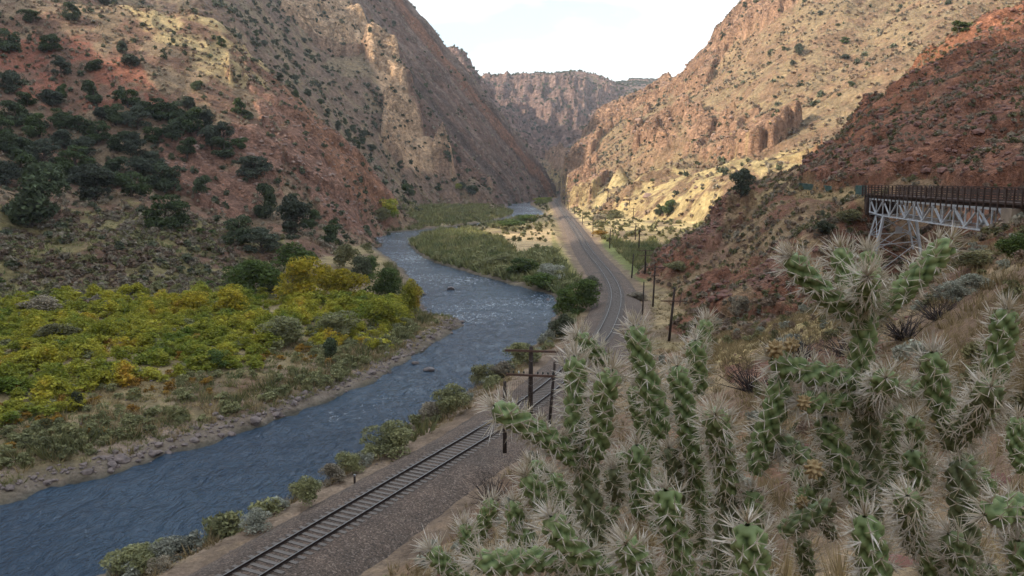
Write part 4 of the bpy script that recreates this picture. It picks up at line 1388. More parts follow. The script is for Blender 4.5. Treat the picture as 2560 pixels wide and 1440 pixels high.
for i, (u, v, w, h, lab) in enumerate(J2):
    tree(u, v, w, h, "juniper", lab or JL[i], "juniper", None if lab else "junipers of the gully and the left mountain", dmin=345, i=i + 2)
J3 = [(1852, 492, 74, 78, "bushy juniper on the trail edge at the left end of the promontory"), (1672, 536, 46, 50, "green juniper at the head of the gully on the sunny slope"), (1648, 540, 30, 34, "lower, smaller juniper touching the one at the gully head"),
      (1998, 140, 30, 32, "juniper high on the sunlit mountain below the rock bands"), (2112, 108, 26, 18, "small juniper high on the grassy right mountain"), (2130, 218, 20, 22, "small green juniper on the open grassy slope"), (2112, 150, 26, 16, None),
      (2395, 82, 62, 34, "bright green bush on the crest of the red ridge"), (1862, 26, 14, 14, "tiny juniper on the skyline of the right mountain"), (2050, 40, 20, 14, None), (1960, 128, 18, 14, None), (2370, 12, 22, 14, None), (1980, 165, 18, 14, None)]
JL = ordered(J3, 9, "{} of the tiny dark junipers from the left, high on the right mountain")
for i, (u, v, w, h, lab) in enumerate(J3):
    tree(u, v, w, h, "juniper", lab or JL[i], "juniper", None if lab else "junipers of the right mountain", i=i + 1)
tree(826, 900, 52, 66, "juniper", "neat egg shaped dark juniper alone on the stony river bank", "juniper", crown=OVC)

SHP = {}


def shrub_mesh(mat, i, fine=True):
    k = (mat, i, fine)
    if k not in SHP:
        SHP[k] = tri_mesh("shrub", leaf_cloud(3200 if fine else 900, 'shrub', 0.05 if fine else 0.085, 500 + i, 0.3), M_shr[mat])
    return SHP[k]


def shrub(u, v, w, h, mat, label, name="shrub", group=None, i=0, dmin=0.0):
    p = hit(u, v, dmin)
    if p is None:
        return
    dpt = p[1]
    o = link(name, shrub_mesh(mat, i % 4), loc=(p[0], p[1], p[2] - 0.03), rot=(0, 0, random.uniform(0, 6.28)), scale=(w * dpt / FPX, w * dpt / FPX, h * dpt / FPX))
    return tag(o, label, "shrub", group)


S_ = [(650, 740, 130, 95, 'green', "wide dark green shrub behind the yellow trees"), (740, 700, 120, 90, 'green', "dark green shrub mass rising behind the yellow tree crowns"), (600, 720, 80, 60, 'green', "leftmost low green shrub of the clump by the yellow trees"),
      (765, 755, 130, 112, 'yellow', "bright yellow tree shaped shrub, tallest in the clump"), (870, 752, 115, 88, 'yellow', "golden yellow shrub right of the tallest one"), (820, 740, 80, 75, 'yellow', "yellow shrub squeezed between the two big golden ones"),
      (962, 745, 95, 78, 'green', "fresh green shrub nearest the river at the bend"), (905, 705, 60, 66, 'dark', "narrow dark shrub between golden bushes and river"), (870, 672, 85, 66, 'olive', "brown green shrub on the bank above the clump"), (925, 690, 50, 50, 'green', "small green shrub tucked above the river corner"),
      (475, 790, 105, 62, 'yellow', "yellow shrub on the upper edge of the thicket"), (578, 788, 90, 68, 'yellow', "golden brown shrub beside the yellow one on the thicket edge"), (150, 855, 90, 50, 'olive', "olive domed bush in the middle of the thicket"),
      (100, 790, 110, 50, 'gray', "grey bush on the upper edge of the thicket"), (700, 860, 130, 70, 'willow', "pale willow dome at the right end of the thicket"), (850, 850, 130, 70, 'willow', "olive willow dome next to the bend"), (960, 820, 110, 80, 'thicket', "yellow green bush on the river corner"),
      (1030, 790, 60, 90, 'thicket', "tall olive bush leaning over the water at the corner"), (548, 920, 66, 48, 'green', "green bush on the lower thicket edge"), (195, 1030, 34, 52, 'dark', "thin dark bush on the thicket's lower edge"),
      (1080, 1055, 90, 60, 'gray', "grey twiggy bush on the bank by the railway"), (1130, 1042, 110, 80, 'willow', "largest willow bush between river and railway"), (972, 1140, 135, 86, 'willow', "broad willow bush leaning over the river by the track"),
      (870, 1190, 80, 62, 'willow', "small willow bush below the broad one"), (835, 1212, 70, 58, 'gray', "grey bush beside the small willow"), (765, 1268, 86, 82, 'willow', "round willow bush halfway down the track"),
      (640, 1330, 80, 56, 'sage', "pale bush near the water beside the track"), (545, 1350, 60, 50, 'willow', "small yellow green bush by the water"), (440, 1400, 110, 70, 'sage', "grey green bush in the lowest group by the water"), (330, 1440, 150, 80, 'willow', "wide dull bush at the water's edge in the lowest group"), (400, 1430, 60, 40, 'gray', "low grey bush between two larger ones by the water"),
      (1210, 960, 80, 50, 'olive', "olive bush on the bank just left of the big telegraph pole"), (1310, 915, 95, 62, 'willow', "green bush at the water behind the big telegraph pole"), (1255, 945, 60, 42, 'gray', "dull bush under the arms of the big telegraph pole"),
      (1455, 775, 100, 80, 'green', "largest dark green bush inside the railway curve"), (1415, 800, 80, 80, 'green', "green bush between water and the railway curve"), (1400, 850, 60, 70, 'dark', "dark green bush at the waterline below the curve"), (1475, 735, 60, 44, 'dark', "dark bush touching the ballast of the curve"),
      (1380, 705, 80, 46, 'sage', "grey domed willow on the point inside the bend"), (1310, 690, 90, 44, 'green', "green willow over the dark water of the bend"), (1250, 668, 80, 36, 'willow', "dull willow in the middle of the point"), (1350, 725, 90, 42, 'green', "lime tinted bush on the cut bank of the point"),
      (1352, 512, 40, 18, 'lime', "bright lime bush by the far rapids"), (1368, 505, 30, 12, 'lime', "small yellow bush beside the far rapids"), (1145, 478, 22, 16, 'lime', "lime bush at the foot of the left mountain"), (1280, 570, 80, 20, 'green', "low green bush where the river vanishes"), (1310, 558, 60, 22, 'green', "dark green bush before the far rapids"),
      (970, 545, 60, 45, 'thicket', "yellow green bush at the end of the rock spur"), (950, 560, 46, 40, 'olive', "olive bush at the foot of the rock spur"), (1500, 590, 46, 14, 'orange', "orange low bush beside the far track"),
      (1530, 545, 60, 20, 'olive', "olive bush on the sunny flat beside the poles"), (1500, 552, 40, 16, 'gray', "grey bush on the sunny flat beside the poles"), (1635, 632, 36, 14, 'green', "green patch of a bush under the promontory"),
      (2535, 655, 90, 70, 'green', "green bush at the frame edge below the bridge end"), (2440, 668, 130, 46, 'olive', "olive tangled bush on the slope below the bridge"), (2380, 760, 90, 60, 'sage', "silver sage bush on the slope right of the tall cactus"), (2440, 735, 80, 55, 'sage', "second silver sage bush, higher on the right slope"),
      (2060, 590, 60, 34, 'dark', "dark shrub in the ravine left of the bridge tower"), (2052, 545, 22, 20, 'dark', "small round purple brown shrub below the trail"), (1850, 790, 56, 50, 'gray', "grey round bush at the foot of the red slope"), (2120, 560, 60, 36, 'olive', "olive shrub beside the bridge tower"),
      (1690, 680, 70, 26, 'olive', "olive bush in the hollow under the promontory tip"), (1590, 750, 60, 20, 'gray', "grey brush along the right side of the curve"), (1660, 1060, 60, 40, 'sage', "small sage bush glimpsed between cactus arms")]
for i, (u, v, w, h, mt, lab) in enumerate(S_):
    shrub(u, v, w * 1.1, h * 1.1, mt, lab, i=i)


# dead twiggy bushes on the dark outcrops
def twig_bush(seed):
    rng = random.Random(seed)
    b = MB()
    for k in range(60):
        a = rng.uniform(0, 6.28)
        e = rng.uniform(0.3, 1.4)
        p = Vector((rng.uniform(-.12, .12), rng.uniform(-.12, .12), 0))
        pts = [p.copy()]
        for q in range(3):
            a += rng.uniform(-.5, .5)
            p = p + Vector((math.cos(a) * math.cos(e), math.sin(a) * math.cos(e), math.sin(e))) * 0.28
            pts.append(p.copy())
            pr = p.copy()
            b.tube([pr, pr + Vector((rng.uniform(-.16, .16), rng.uniform(-.16, .16), rng.uniform(0, .16)))], [0.006, 0.002], 3, False)
        b.tube(pts, [0.012, 0.009, 0.006, 0.002], 3, False)
    return b.mesh("twig_bush", M_twig)


TB = [twig_bush(3), twig_bush(8)]
for i, (u, v, w, h, lab) in enumerate([(1880, 980, 130, 90, "dark twiggy bush on the black outcrop left of the tan fruits"), (2000, 900, 130, 70, "dark bare bush above the tan cactus fruits"), (2110, 890, 120, 70, "tangled dark bush beside the tall cactus trunk"),
                                       (2260, 850, 150, 80, "dark thorny bush right of the tall cactus trunk"), (1230, 1260, 110, 90, "brown twiggy bush at the left edge of the cacti"), (2340, 800, 120, 70, "dark bare bush on the right slope under the silver sage")]):
    p = hit(u, v)
    o = link("dead_bush", TB[i % 2], loc=(p[0], p[1], p[2] - 0.02), rot=(0, 0, i * 1.3), scale=(w * p[1] / FPX,) * 2 + (h * p[1] / FPX,))
    tag(o, lab, "bush")


# ------------------------------------------------------------------ stones
def rock_proto(seed, sub=2, flat=0.6):
    import bmesh
    rng = random.Random(seed)
    bm = bmesh.new()
    bmesh.ops.create_icosphere(bm, subdivisions=sub, radius=0.5)
    cuts = [(Vector((rng.gauss(0, 1), rng.gauss(0, 1), rng.gauss(0, 1))).normalized(), rng.uniform(0.26, 0.42)) for _ in range(9)]
    for vtx in bm.verts:
        for nrm, dd in cuts:
            k = vtx.co.dot(nrm)
            if k > dd:
                vtx.co -= nrm * (k - dd)
        vtx.co *= 1 + rng.uniform(-.04, .04)
        vtx.co.z *= flat
    V = np.array([v_.co[:] for v_ in bm.verts])
    Fc = np.array([[v_.index for v_ in f.verts] for f in bm.faces])
    bm.free()
    return V, Fc


M_stone = plain_mat("river_stone", (.24, .19, .17), (.11, .09, .085), 2.0, 0.9, bump_s=0.4)
M_wet = plain_mat("wet_boulder", (.15, .12, .11), (.06, .05, .05), 1.5, 0.5, bump_s=0.4)
M_red = plain_mat("red_stone", (.22, .11, .085), (.12, .07, .06), 1.5, 0.95, bump_s=0.4)
M_pink = plain_mat("pink_stone", (.32, .22, .17), (.19, .13, .11), 1.0, 0.95, bump_s=0.4)
RP = [rock_proto(s, 1) for s in range(5)]


def merged_rocks(name, mat, P, size, label, seed=0):
    rng = np.random.default_rng(seed)
    Vs, Fs, n0 = [], [], 0
    kind = rng.integers(0, len(RP), len(P))
    for k, (pv, pf) in enumerate(RP):
        sel = np.flatnonzero(kind == k)
        if not len(sel):
            continue
        a = rng.uniform(0, 6.28, len(sel))
        s = (size[sel] if np.ndim(size) else np.full(len(sel), size)) * np.minimum(0.45 + rng.exponential(0.45, len(sel)), 2.6)
        ca, sa = np.cos(a), np.sin(a)
        st = rng.uniform(0.7, 1.4, len(sel))
        px_ = pv[None, :, 0] * st[:, None]
        vx = (px_ * ca[:, None] - pv[None, :, 1] * sa[:, None]) * s[:, None] + P[sel, 0][:, None]
        vy = (px_ * sa[:, None] + pv[None, :, 1] * ca[:, None]) * s[:, None] + P[sel, 1][:, None]
        vz = pv[None, :, 2] * s[:, None] + P[sel, 2][:, None] + 0.05 * s[:, None]
        Vs.append(np.stack([vx, vy, vz], -1).reshape(-1, 3))
        Fs.append((pf[None] + (np.arange(len(sel)) * len(pv))[:, None, None] + n0).reshape(-1, 3))
        n0 += len(sel) * len(pv)
    o = link(name, np_mesh(name, np.concatenate(Vs), np.concatenate(Fs), [mat]))
    return tag(o, label, "stones", kind='stuff')


bankm = (DR > -0.6) & (DR < 3.6) & (Y < 150) & (Y > 40)
leftb = bankm & LEFT & (Y < 130)
P = sample(leftb * 5.0 * smooth(2.6, 0.7, DR), 60, 5200)
merged_rocks("shore_stones", M_stone, P, 0.44, "grey and pink stones lining the left water edge", 61)
P = sample(lb * (DR < 12) * (DR > 0.8) * (Y < 135) * (0.25 + smooth(-0.25, 0.15, n_sm)) * 2.6, 161, 8000)
merged("bunch_grass", M_shr['reeds'], TUFT, P, 0.7, "short green and straw weeds among the shore stones", 162, (0.5, 0.8))
P = sample((FL & (DR > 3) & (DR < 16) & (U0 < 1000) & (V0 > 860) & ((X / Y) < -0.1) & (n_b > -0.1)) * 0.35, 62, 1500)
merged_rocks("shore_stones", M_stone, P, 0.3, "scattered pinkish stones on the left bank flat", 63)
P = sample((bankm & ~leftb & (DR < 1.6)) * 0.8, 64, 700)
merged_rocks("shore_stones", M_stone, P, 0.4, "stones at the water edge on the railway side", 65)
P = sample((K(RH) & (rk > 0.35)) * 0.30 + K(RH) * 0.02, 66, 3500)
merged_rocks("rubble", M_red, P, 0.85, "broken red rock on the slopes around the bridge", 67)
P = sample((K(LH) & (rk > 0.35)) * 0.12, 68, 3500)
merged_rocks("rubble", M_pink, P, 1.15, "broken pink rock on the left hillside", 69)
P = sample((K(NS) & (RR < 60) & (RR > 3)) * (0.25 + 0.8 * (n_b > 0.15)), 70, 2600)
merged_rocks("rubble", M_red, P, 0.16, "small red stones on the near slope", 71)
P = sample((K(RM) & (rk > 0.4)) * 0.012, 72, 3000)
merged_rocks("rubble", M_pink, P, 2.4, "pink boulders below the rock bands of the right mountain", 73)
B_ = [(1072, 926, 32, 'wet', "largest boulder standing in the river"), (1038, 909, 22, 'wet', "second boulder in the river, left of the largest"), (973, 932, 15, 'wet', "small low rock in the river nearest the left bank"),
      (1128, 724, 22, 'wet', "dark rock in the water of the upper bend"), (1062, 737, 14, 'wet', "tiny dark rock in the upper bend"), (1370, 690 + 60, 14, 'wet', "dark rock by the cut bank of the bend"),
      (640, 1058, 42, 'stone', "pale boulder at the water edge below the green weeds"), (694, 1044, 34, 'stone', "boulder on the tip of the stony point"), (305, 1152, 48, 'stone', "flat grey slab at the water edge"), (278, 1178, 24, 'stone', "small upright stone sitting in the shallows"),
      (388, 1137, 40, 'stone', "long flat boulder at the water edge"), (487, 1103, 28, 'stone', "pale stone beside the water in a grassy gap"), (425, 1135, 26, 'stone', "low dark stone half in the water"), (24, 1226, 34, 'stone', "grey boulder at the left end of the shore"),
      (1618, 492, 26, 'pink', "pale boulder on the sunny slope below the trail"), (1740, 471, 16, 'pink', "small boulder high on the sunny slope"), (580, 1088, 26, 'stone', "rounded stone in the shore line of rocks")]
for i, (u, v, w, mt, lab) in enumerate(B_):
    if mt == 'wet':
        p = on_plane(u, v, RIV_Z)
    else:
        p = hit(u, v)
    s = w * p[1] / FPX
    pv, pf = rock_proto(30 + i, 3, 0.62)
    o = link("boulder", np_mesh("boulder", pv, pf, [{'wet': M_wet, 'stone': M_stone, 'pink': M_pink}[mt]]), loc=(p[0], p[1], p[2] + 0.06 * s), rot=(0, 0, i * 0.9), scale=(s, s * 0.9, s))
    tag(o, lab, "boulder")
# ------------------------------------------------------------------ railway
def sweep(path, prof, z0=0.0):
    """profile (offset, height) swept along the horizontal path"""
    T = np.gradient(path, axis=0)
    T /= np.linalg.norm(T, axis=1)[:, None]
    N = np.stack([T[:, 1], -T[:, 0]], 1)          # to the right
    prof = np.array(prof)
    V = np.concatenate([path[:, None] + N[:, None] * prof[None, :, :1], np.broadcast_to(prof[None, :, 1:] + z0, (len(path), len(prof), 1))], -1)
    n, k = len(path), len(prof)
    idx = np.arange(n * k).reshape(n, k)
    q = np.stack([idx[:-1, :-1], idx[:-1, 1:], idx[1:, 1:], idx[1:, :-1]], -1).reshape(-1, 4)
    return V.reshape(-1, 3), q, N


def ballast_mat():
    m, n, b = new_mat("ballast_stone")
    pos = obj_coord(n)
    vo = n.nodes.new("ShaderNodeTexVoronoi")
    vo.inputs['Scale'].default_value = 14
    n.links.new(pos, vo.inputs['Vector'])
    hs = n.nodes.new("ShaderNodeSeparateColor")
    n.links.new(vo.outputs['Color'], hs.inputs[0])
    c = ramp(n, hs.outputs[0], [(0.0, (.055, .042, .034)), (0.45, (.115, .088, .068)), (0.8, (.165, .122, .092)), (1.0, (.27, .22, .18))])
    f = noise_node(n, 0.35, 4, 0.6, pos)
    c = mixc(n, 0.85, c, ramp(n, f, [(0.35, (.7, .68, .68)), (0.65, (1.1, 1.0, .95))]), 'MULTIPLY')
    oa = n.nodes.new("ShaderNodeAttribute")
    oa.attribute_name = "oil"
    c = mixc(n, oa.outputs['Fac'], c, mixc(n, 1.0, c, (.78, .76, .75), 'MULTIPLY'))
    n.links.new(c, b.inputs['Base Color'])
    b.inputs['Roughness'].default_value = 0.95
    bump(n, b, vo.outputs['Distance'], 0.9, -0.05)
    return m


fine = resample(TRs, 0.5)
prof = [(-3.9, -1.05), (-3.2, -0.66), (-2.5, -0.36), (-1.9, -0.22), (-1.3, -0.195), (-0.65, -0.195), (0, -0.19), (0.65, -0.195), (1.3, -0.195), (1.9, -0.22), (2.5, -0.36), (3.3, -0.64), (4.0, -1.05)]
bv, bq, _ = sweep(fine, prof)
e_ = np.tile(np.array([1, 1, 1, .6, .15, .15, .15, .15, .15, .6, 1, 1, 1]), len(fine))
bv[:, 2] += e_ * 0.10 * fbm(bv[:, 0], bv[:, 1], 1.1, 3, 501) + e_ * 0.08 * fbm(bv[:, 0], bv[:, 1], 6, 2, 503)
bl = link("ballast", np_mesh("ballast", bv, bq, [ballast_mat()], smooth_shade=True, attrs={"oil": np.tile(np.array([0, 0, 0, .35, .95, 1, 1, 1, .95, .35, 0, 0, 0]), len(fine))}))
tag(bl, "bed of reddish grey ballast stone under the railway", kind='structure')

M_rust = plain_mat("rusty_rail", (.055, .035, .028), (.03, .022, .02), 6, 0.7, 0.4)
M_shine = plain_mat("worn_rail_head", (.20, .19, .185), (.13, .125, .12), 4, 0.35, 0.7)
M_tie = plain_mat("weathered_sleeper", (.20, .175, .155), (.105, .09, .08), 3.0, 0.9, stretch=(1.0, 8, 8), bump_s=0.5)

track = link("railway_track", None, loc=(float(TRs[20][0]), float(TRs[20][1]), -0.25))
tag(track, "single railway track curving along the river on grey sleepers", "railway track")
o0 = np.array([float(TRs[20][0]), float(TRs[20][1]), -0.25])
for sgn in (-1, 1):
    g = 0.7525 * sgn
    rp = [(g - .08, -.155), (g - .07, -.14), (g - .012, -.12), (g - .012, -.045), (g - .037, -.035), (g - .037, -.002), (g - .030, 0.0), (g + .030, 0.0), (g + .037, -.002), (g + .037, -.035), (g + .012, -.045), (g + .012, -.12), (g + .07, -.14), (g + .07, -.155)]
    rv, rq2, _ = sweep(fine, rp)
    mi = np.tile(np.array([0, 0, 0, 0, 0, 0, 1, 0, 0, 0, 0, 0, 0]), len(fine) - 1)
    link("rail", np_mesh("rail", rv - o0, rq2, [M_rust, M_shine], mi), track)
# sleepers
tie = MB()
tie.beam((-1.3, 0, -.085), (1.3, 0, -.085), .23, .17)
tie.beam((-0.80, 0, 0.006), (-0.70, 0, 0.006), .2, .012)
tie.beam((0.70, 0, 0.006), (0.80, 0, 0.006), .2, .012)
tie_me = tie.mesh("sleeper", M_tie)
tv = np.array([v_.co[:] for v_ in tie_me.vertices])
tf = np.array([list(p_.vertices) for p_ in tie_me.polygons])
tp = resample(TRs, 0.52)
tt = np.gradient(tp, axis=0)
tang = np.arctan2(tt[:, 1], tt[:, 0])
_u, _v = to_uv(tp[:, 0], tp[:, 1], 0)
vis = np.flatnonzero((tp[:, 1] > 5) & (_v < 1465))
first = vis[0]
more_v, more_f = [], []
cnt = 0
for i in range(0, len(tp)):
    jit = random.uniform(-.02, .02)
    a = tang[i] - math.pi / 2 + jit
    loc = np.array([tp[i][0], tp[i][1], -0.158]) - o0
    loc += np.array([math.cos(a), math.sin(a), 0]) * random.uniform(-.05, .05)
    if first <= i and cnt < 100:
        t_ = link("sleeper", tie_me, track, loc=loc, rot=(0, 0, a))
        cnt += 1
    else:
        R2 = np.array([[math.cos(a), -math.sin(a), 0], [math.sin(a), math.cos(a), 0], [0, 0, 1]])
        more_f.append(tf + len(more_v) * len(tv))
        more_v.append(tv @ R2.T + loc)
so = link("sleepers", np_mesh("sleepers", np.concatenate(more_v), np.concatenate(more_f), [M_tie]), track)
so['kind'] = 'stuff'
so['label'] = "the rows of sleepers farther along the railway"

# ------------------------------------------------------------------ telegraph poles and bare posts
M_pole = plain_mat("creosoted_wood", (.055, .038, .03), (.025, .018, .016), 2.0, 0.85, stretch=(6, 6, 0.6))
M_arm = plain_mat("weathered_crossarm", (.13, .07, .05), (.07, .045, .035), 3.0, 0.9, stretch=(1, 6, 6))
M_ins = plain_mat("dark_glass_insulator", (.02, .03, .03), (.03, .05, .05), 3.0, 0.15)
M_insw = plain_mat("pale_glass_insulator", (.55, .6, .6), (.45, .5, .5), 3.0, 0.15)
M_brace = plain_mat("galvanised_strap", (.35, .34, .33), (.2, .2, .2), 3.0, 0.5, 0.6)


def insulator(b, p):
    b.tube([p, p + Vector((0, 0, .06))], .014, 5)
    b.tube([p + Vector((0, 0, .055)), p + Vector((0, 0, .085)), p + Vector((0, 0, .12)), p + Vector((0, 0, .16)), p + Vector((0, 0, .18))], [.045, .055, .04, .045, .02], 7)


def pole(ub, vb, ut, vt, arms, label, group=None, dist=None, rad=0.14, arm_len=3.0, ins=False, name="telegraph_pole", turn=0.06, leanv=None):
    p = hit(ub, vb) if dist is None else at(ub, vb, dist)
    rad = rad * (1.35 if vb < 700 else 1.0)
    Yd = p[1]
    top = at(ut, vt, Yd)
    e = link(name, None, loc=(p[0], p[1], p[2] - 0.3))
    tag(e, label, "pole" if arms else "post", group)
    t = Vector(top) - Vector(p) + Vector((0, 0, 0.3))
    b = MB()
    b.tube([(0, 0, 0), tuple(t * 0.5), tuple(t)], [rad, rad * 0.88, rad * 0.74], 9)
    b.build("pole" if arms else "shaft", M_pole, e, True)
    for k, (fr, L, ex) in enumerate(arms):
        c = t * fr
        d = Vector((math.cos(turn), math.sin(turn), ex))
        a0, a1 = c - d * L / 2 + Vector((0, -rad - .03, 0)), c + d * L / 2 + Vector((0, -rad - .03, 0))
        b = MB()
        b.beam(a0, a1, .10, .13)
        arm = b.build("crossarm", M_arm, e)
        b = MB()
        for s in (-1, 1):
            b.beam(c + d * s * 0.75 + Vector((0, -rad - .07, -.05)), c + Vector((0, -rad - .04, -.65)), .03, .012)
        b.build("brace", M_brace if ins else M_pole, e)
        if ins:
            if k == 1:
                for q in (-1.32, -1.02, -0.72, -0.42, 0.42, 0.72, 1.02, 1.32):
                    b = MB()
                    insulator(b, Vector((0, 0, 0)))
                    pos = c + d * q + Vector((0, -rad - .03, .06))
                    b.build("insulator", M_insw if q in (-1.32 * 0, -0.72) else M_ins, arm, True, loc=tuple(pos))
    return e


pole(1325, 1072, 1328, 866, [(0.955, 3.15, -0.045), (0.68, 2.95, -0.06)], "tall two armed telegraph pole with insulators rising in front of the river", dist=46, rad=0.165, arm_len=3, ins=True)
pole(1672, 853, 1687, 718, [(0.76, 3.1, -0.02)], "leaning one armed telegraph pole nearest the tall cactus, right of the track", ins=False, rad=.17)
pole(1632, 768, 1638, 664, [(0.96, 2.9, 0), (0.78, 1.3, 0)], "telegraph pole rising above the rushes, second from the leaning one", rad=.15)
pole(1613, 684, 1614, 624, [(0.96, 2.9, 0), (0.76, 2.9, 0)], "two armed telegraph pole in the rushes by the promontory tip", rad=.14)
pole(1597, 628, 1599, 573, [(0.96, 2.8, 0), (0.76, 2.8, 0)], "two armed telegraph pole at the shadow's edge, right one of a close pair", rad=.14)
pole(1588, 600, 1590, 558, [(0.97, 2.8, 0), (0.78, 2.8, 0)], "pale sunlit two armed telegraph pole, left one of a close pair", rad=.13)
pole(1582, 557, 1584, 519, [(0.95, 2.8, 0), (0.75, 2.8, 0)], "telegraph pole on the gold grass left of the gully junipers", rad=.15)
pole(1573, 513, 1576, 484, [(0.9, 2.4, 0)], "thin telegraph pole above the others on the sunny slope", rad=.15)
pole(1545, 513, 1545, 488, [(0.8, 5.0, 0)], "wide armed telegraph pole on the sunny slope", rad=.18)
pole(1518, 505, 1521, 476, [(0.95, 1.6, 0)], "thin telegraph pole left of the wide armed one", rad=.18)
pole(1476, 488, 1477, 465, [(0.95, 1.6, 0)], "thin telegraph pole below the red cliff", rad=.18)
pole(1407, 488, 1407, 457, [(0.95, 2.5, 0)], "farthest telegraph pole before the canyon mouth", rad=.22)
for (ub, vb, ut, vt, lab) in [(1412, 511, 1412, 488, "farthest bare post beside the railway"), (1421, 525, 1421, 506, "second farthest bare post beside the railway"), (1436, 535, 1436, 510, "bare post beside the far railway before the olive bush"),
                              (1456, 561, 1457, 527, "bare black post where the railway straightens"), (1482, 591, 1483, 543, "bare black post beside the orange bush"), (1524, 621, 1526, 573, "bare black post at the edge of the shaded meadow"),
                              (1579, 695, 1584, 634, "bare black post at the edge of the rushes"), (1606, 788, 1610, 704, "bare black post outside the railway curve")]:
    pole(ub, vb, ut, vt, [], lab, rad=.14 if vb < 560 else .12, name="fence_post", group="posts along the right side of the railway")
pole(1372, 1068, 1387, 905, [], "bare rusty post leaning beside the tall two armed telegraph pole", dist=48, rad=.11, name="fence_post", group="posts along the right side of the railway")
pole(1699, 716 + 48, 1704, 730, [], "short slanting stub post behind the leaning telegraph pole", name="fence_post", rad=.07)

# slide detector fence: wires strung between two posts beside the track
fe = link("wire_fence", None, loc=tuple(at(1372, 1068, 48)))
tag(fe, "fine wire mesh fence strung beside the track behind the big pole", "fence")
pA = Vector(at(1372, 1068, 48.3))
pB = Vector(at(1262, 1110, 41.5))
M_wire = plain_mat("fence_wire", (.16, .13, .11), (.10, .08, .07), 4, 0.6, 0.5)
b = MB()
H = 3.4
for k in range(0, 26):
    a0 = pA.lerp(pB, k / 25)
    b.tube([a0 - pA, a0 - pA + Vector((0, 0, H))], .006, 3, False)
for k in range(10):
    z = H * (k + .5) / 10
    b.tube([Vector((0, 0, z)), pB - pA + Vector((0, 0, z))], .006, 3, False)
w_ = b.build("wire_mesh", M_wire, fe)
w_.location = pA - fe.location
b = MB()
b.tube([(0, 0, -.5), (0, 0, 3.5)], [.11, .09], 8)
b.build("post", M_pole, fe, True, loc=tuple(pB - fe.location))

p = hit(887, 1212)
mk = link("marker_post", None, loc=tuple(p))
tag(mk, "short weathered marker post on the ballast edge by the river", "post")
b = MB()
b.beam((0, 0, -.1), (0, 0, .55), .12, .12, up=(0, 1, 0))
b.build("shaft", M_pole, mk)
b = MB()
b.beam((0, 0, .55), (0, 0, .66), .13, .13, up=(0, 1, 0))
b.build("pale_tip", M_brace, mk)

# ------------------------------------------------------------------ bridge
M_steel = plain_mat("silver_painted_steel", (.62, .65, .68), (.48, .51, .55), 1.2, 0.5, 0.1)
M_timber = plain_mat("brown_bridge_timber", (.085, .052, .04), (.05, .033, .027), 1.5, 0.9, stretch=(4, 4, 1))
M_conc = plain_mat("stone_abutment", (.34, .27, .20), (.22, .17, .13), 0.8, 0.95, bump_s=0.5)
M_green = plain_mat("green_mesh_fence", (.10, .17, .15), (.07, .12, .11), 2, 0.7)
A = np.array([50.3, 112.0])
B = np.array([42.2, 61.0])
dv = (B - A) / np.linalg.norm(B - A)
LN = np.linalg.norm(B - A)
nr = np.array([-dv[1], dv[0]])          # to the far side (right)
if nr[0] < 0:
    nr = -nr
DZ = 15.92
br = link("footbridge", None, loc=(float(A[0]), float(A[1]), DZ))
tag(br, "brown railed footbridge on a silver steel truss spanning the ravine", "bridge")


def bp(s, side, z):
    q = A + dv * s + nr * side
    return Vector((q[0] - A[0], q[1] - A[1], z - DZ))


# deck
b = MB()
b.beam(bp(-2, 2.0, DZ - .05), bp(LN, 2.0, DZ - .05), 4.3, .10)
for sd in (0.1, 3.9):
    b.beam(bp(-2, sd, DZ - .27), bp(LN, sd, DZ - .27), .12, .30)
nb = int(LN / 1.5)
for k in range(nb * 2):
    b.beam(bp(k * .75, 0.15, DZ - .24), bp(k * .75, 3.85, DZ - .24), .14, .22)
b.build("deck", M_timber, br)
for sd, nm in ((-0.36, 0), (4.36, 1)):
    rl = MB()
    for z, w, h in ((1.38, .14, .06), (1.08, .04, .13), (.82, .04, .13), (.56, .04, .13), (.30, .04, .13), (.08, .05, .18)):
        rl.beam(bp(-2, sd, DZ + z), bp(LN, sd, DZ + z), w, h)
    railing = rl.build("railing", M_timber, br)
    for k in range(nb + 2):
        p_ = MB()
        s = -1.5 + k * 1.5
        o_ = 0.07 if nm == 0 else -0.07
        p_.beam(bp(s, sd - o_, DZ - .95 if 0 < k < nb - 2 else DZ - .2), bp(s, sd - o_, DZ + 1.36), .11, .11)
        p_.build("railing_post", M_timber, railing)
# trusses
s0, s1 = 1.2, 43.0
zt, zb = DZ - .52, DZ - 2.62
NPN = 14


def s_at(k):
    return s0 + (s1 - s0) * k / NPN


for sd in (0.0, 4.0):
    t_ = MB()
    t_.beam(bp(s0, sd, zt), bp(s1, sd, zt), .22, .20)
    t_.beam(bp(s0, sd, zb + .3), bp(s_at(2), sd, zb), .20, .13)
    t_.beam(bp(s_at(2), sd, zb), bp(s1, sd, zb), .20, .13)
    for k in range(NPN + 1):
        t_.beam(bp(s_at(k), sd, zb + (.15 if k < 2 else 0.02)), bp(s_at(k), sd, zt - .02), .12, .12)
        if k < NPN:
            if k % 2 == 0:
                t_.beam(bp(s_at(k), sd, zt - .08), bp(s_at(k + 1), sd, zb + .08), .17, .13)
            else:
                t_.beam(bp(s_at(k), sd, zb + .08), bp(s_at(k + 1), sd, zt - .08), .17, .13)
    t_.build("truss", M_steel, br)
lb_ = MB()
for k in range(0, NPN, 2):
    lb_.beam(bp(s_at(k), .0, zb + .02), bp(s_at(k + 2), 4.0, zb + .02), .07, .07)
    lb_.beam(bp(s_at(k), 4.0, zb + .05), bp(s_at(k + 2), .0, zb + .05), .07, .07)
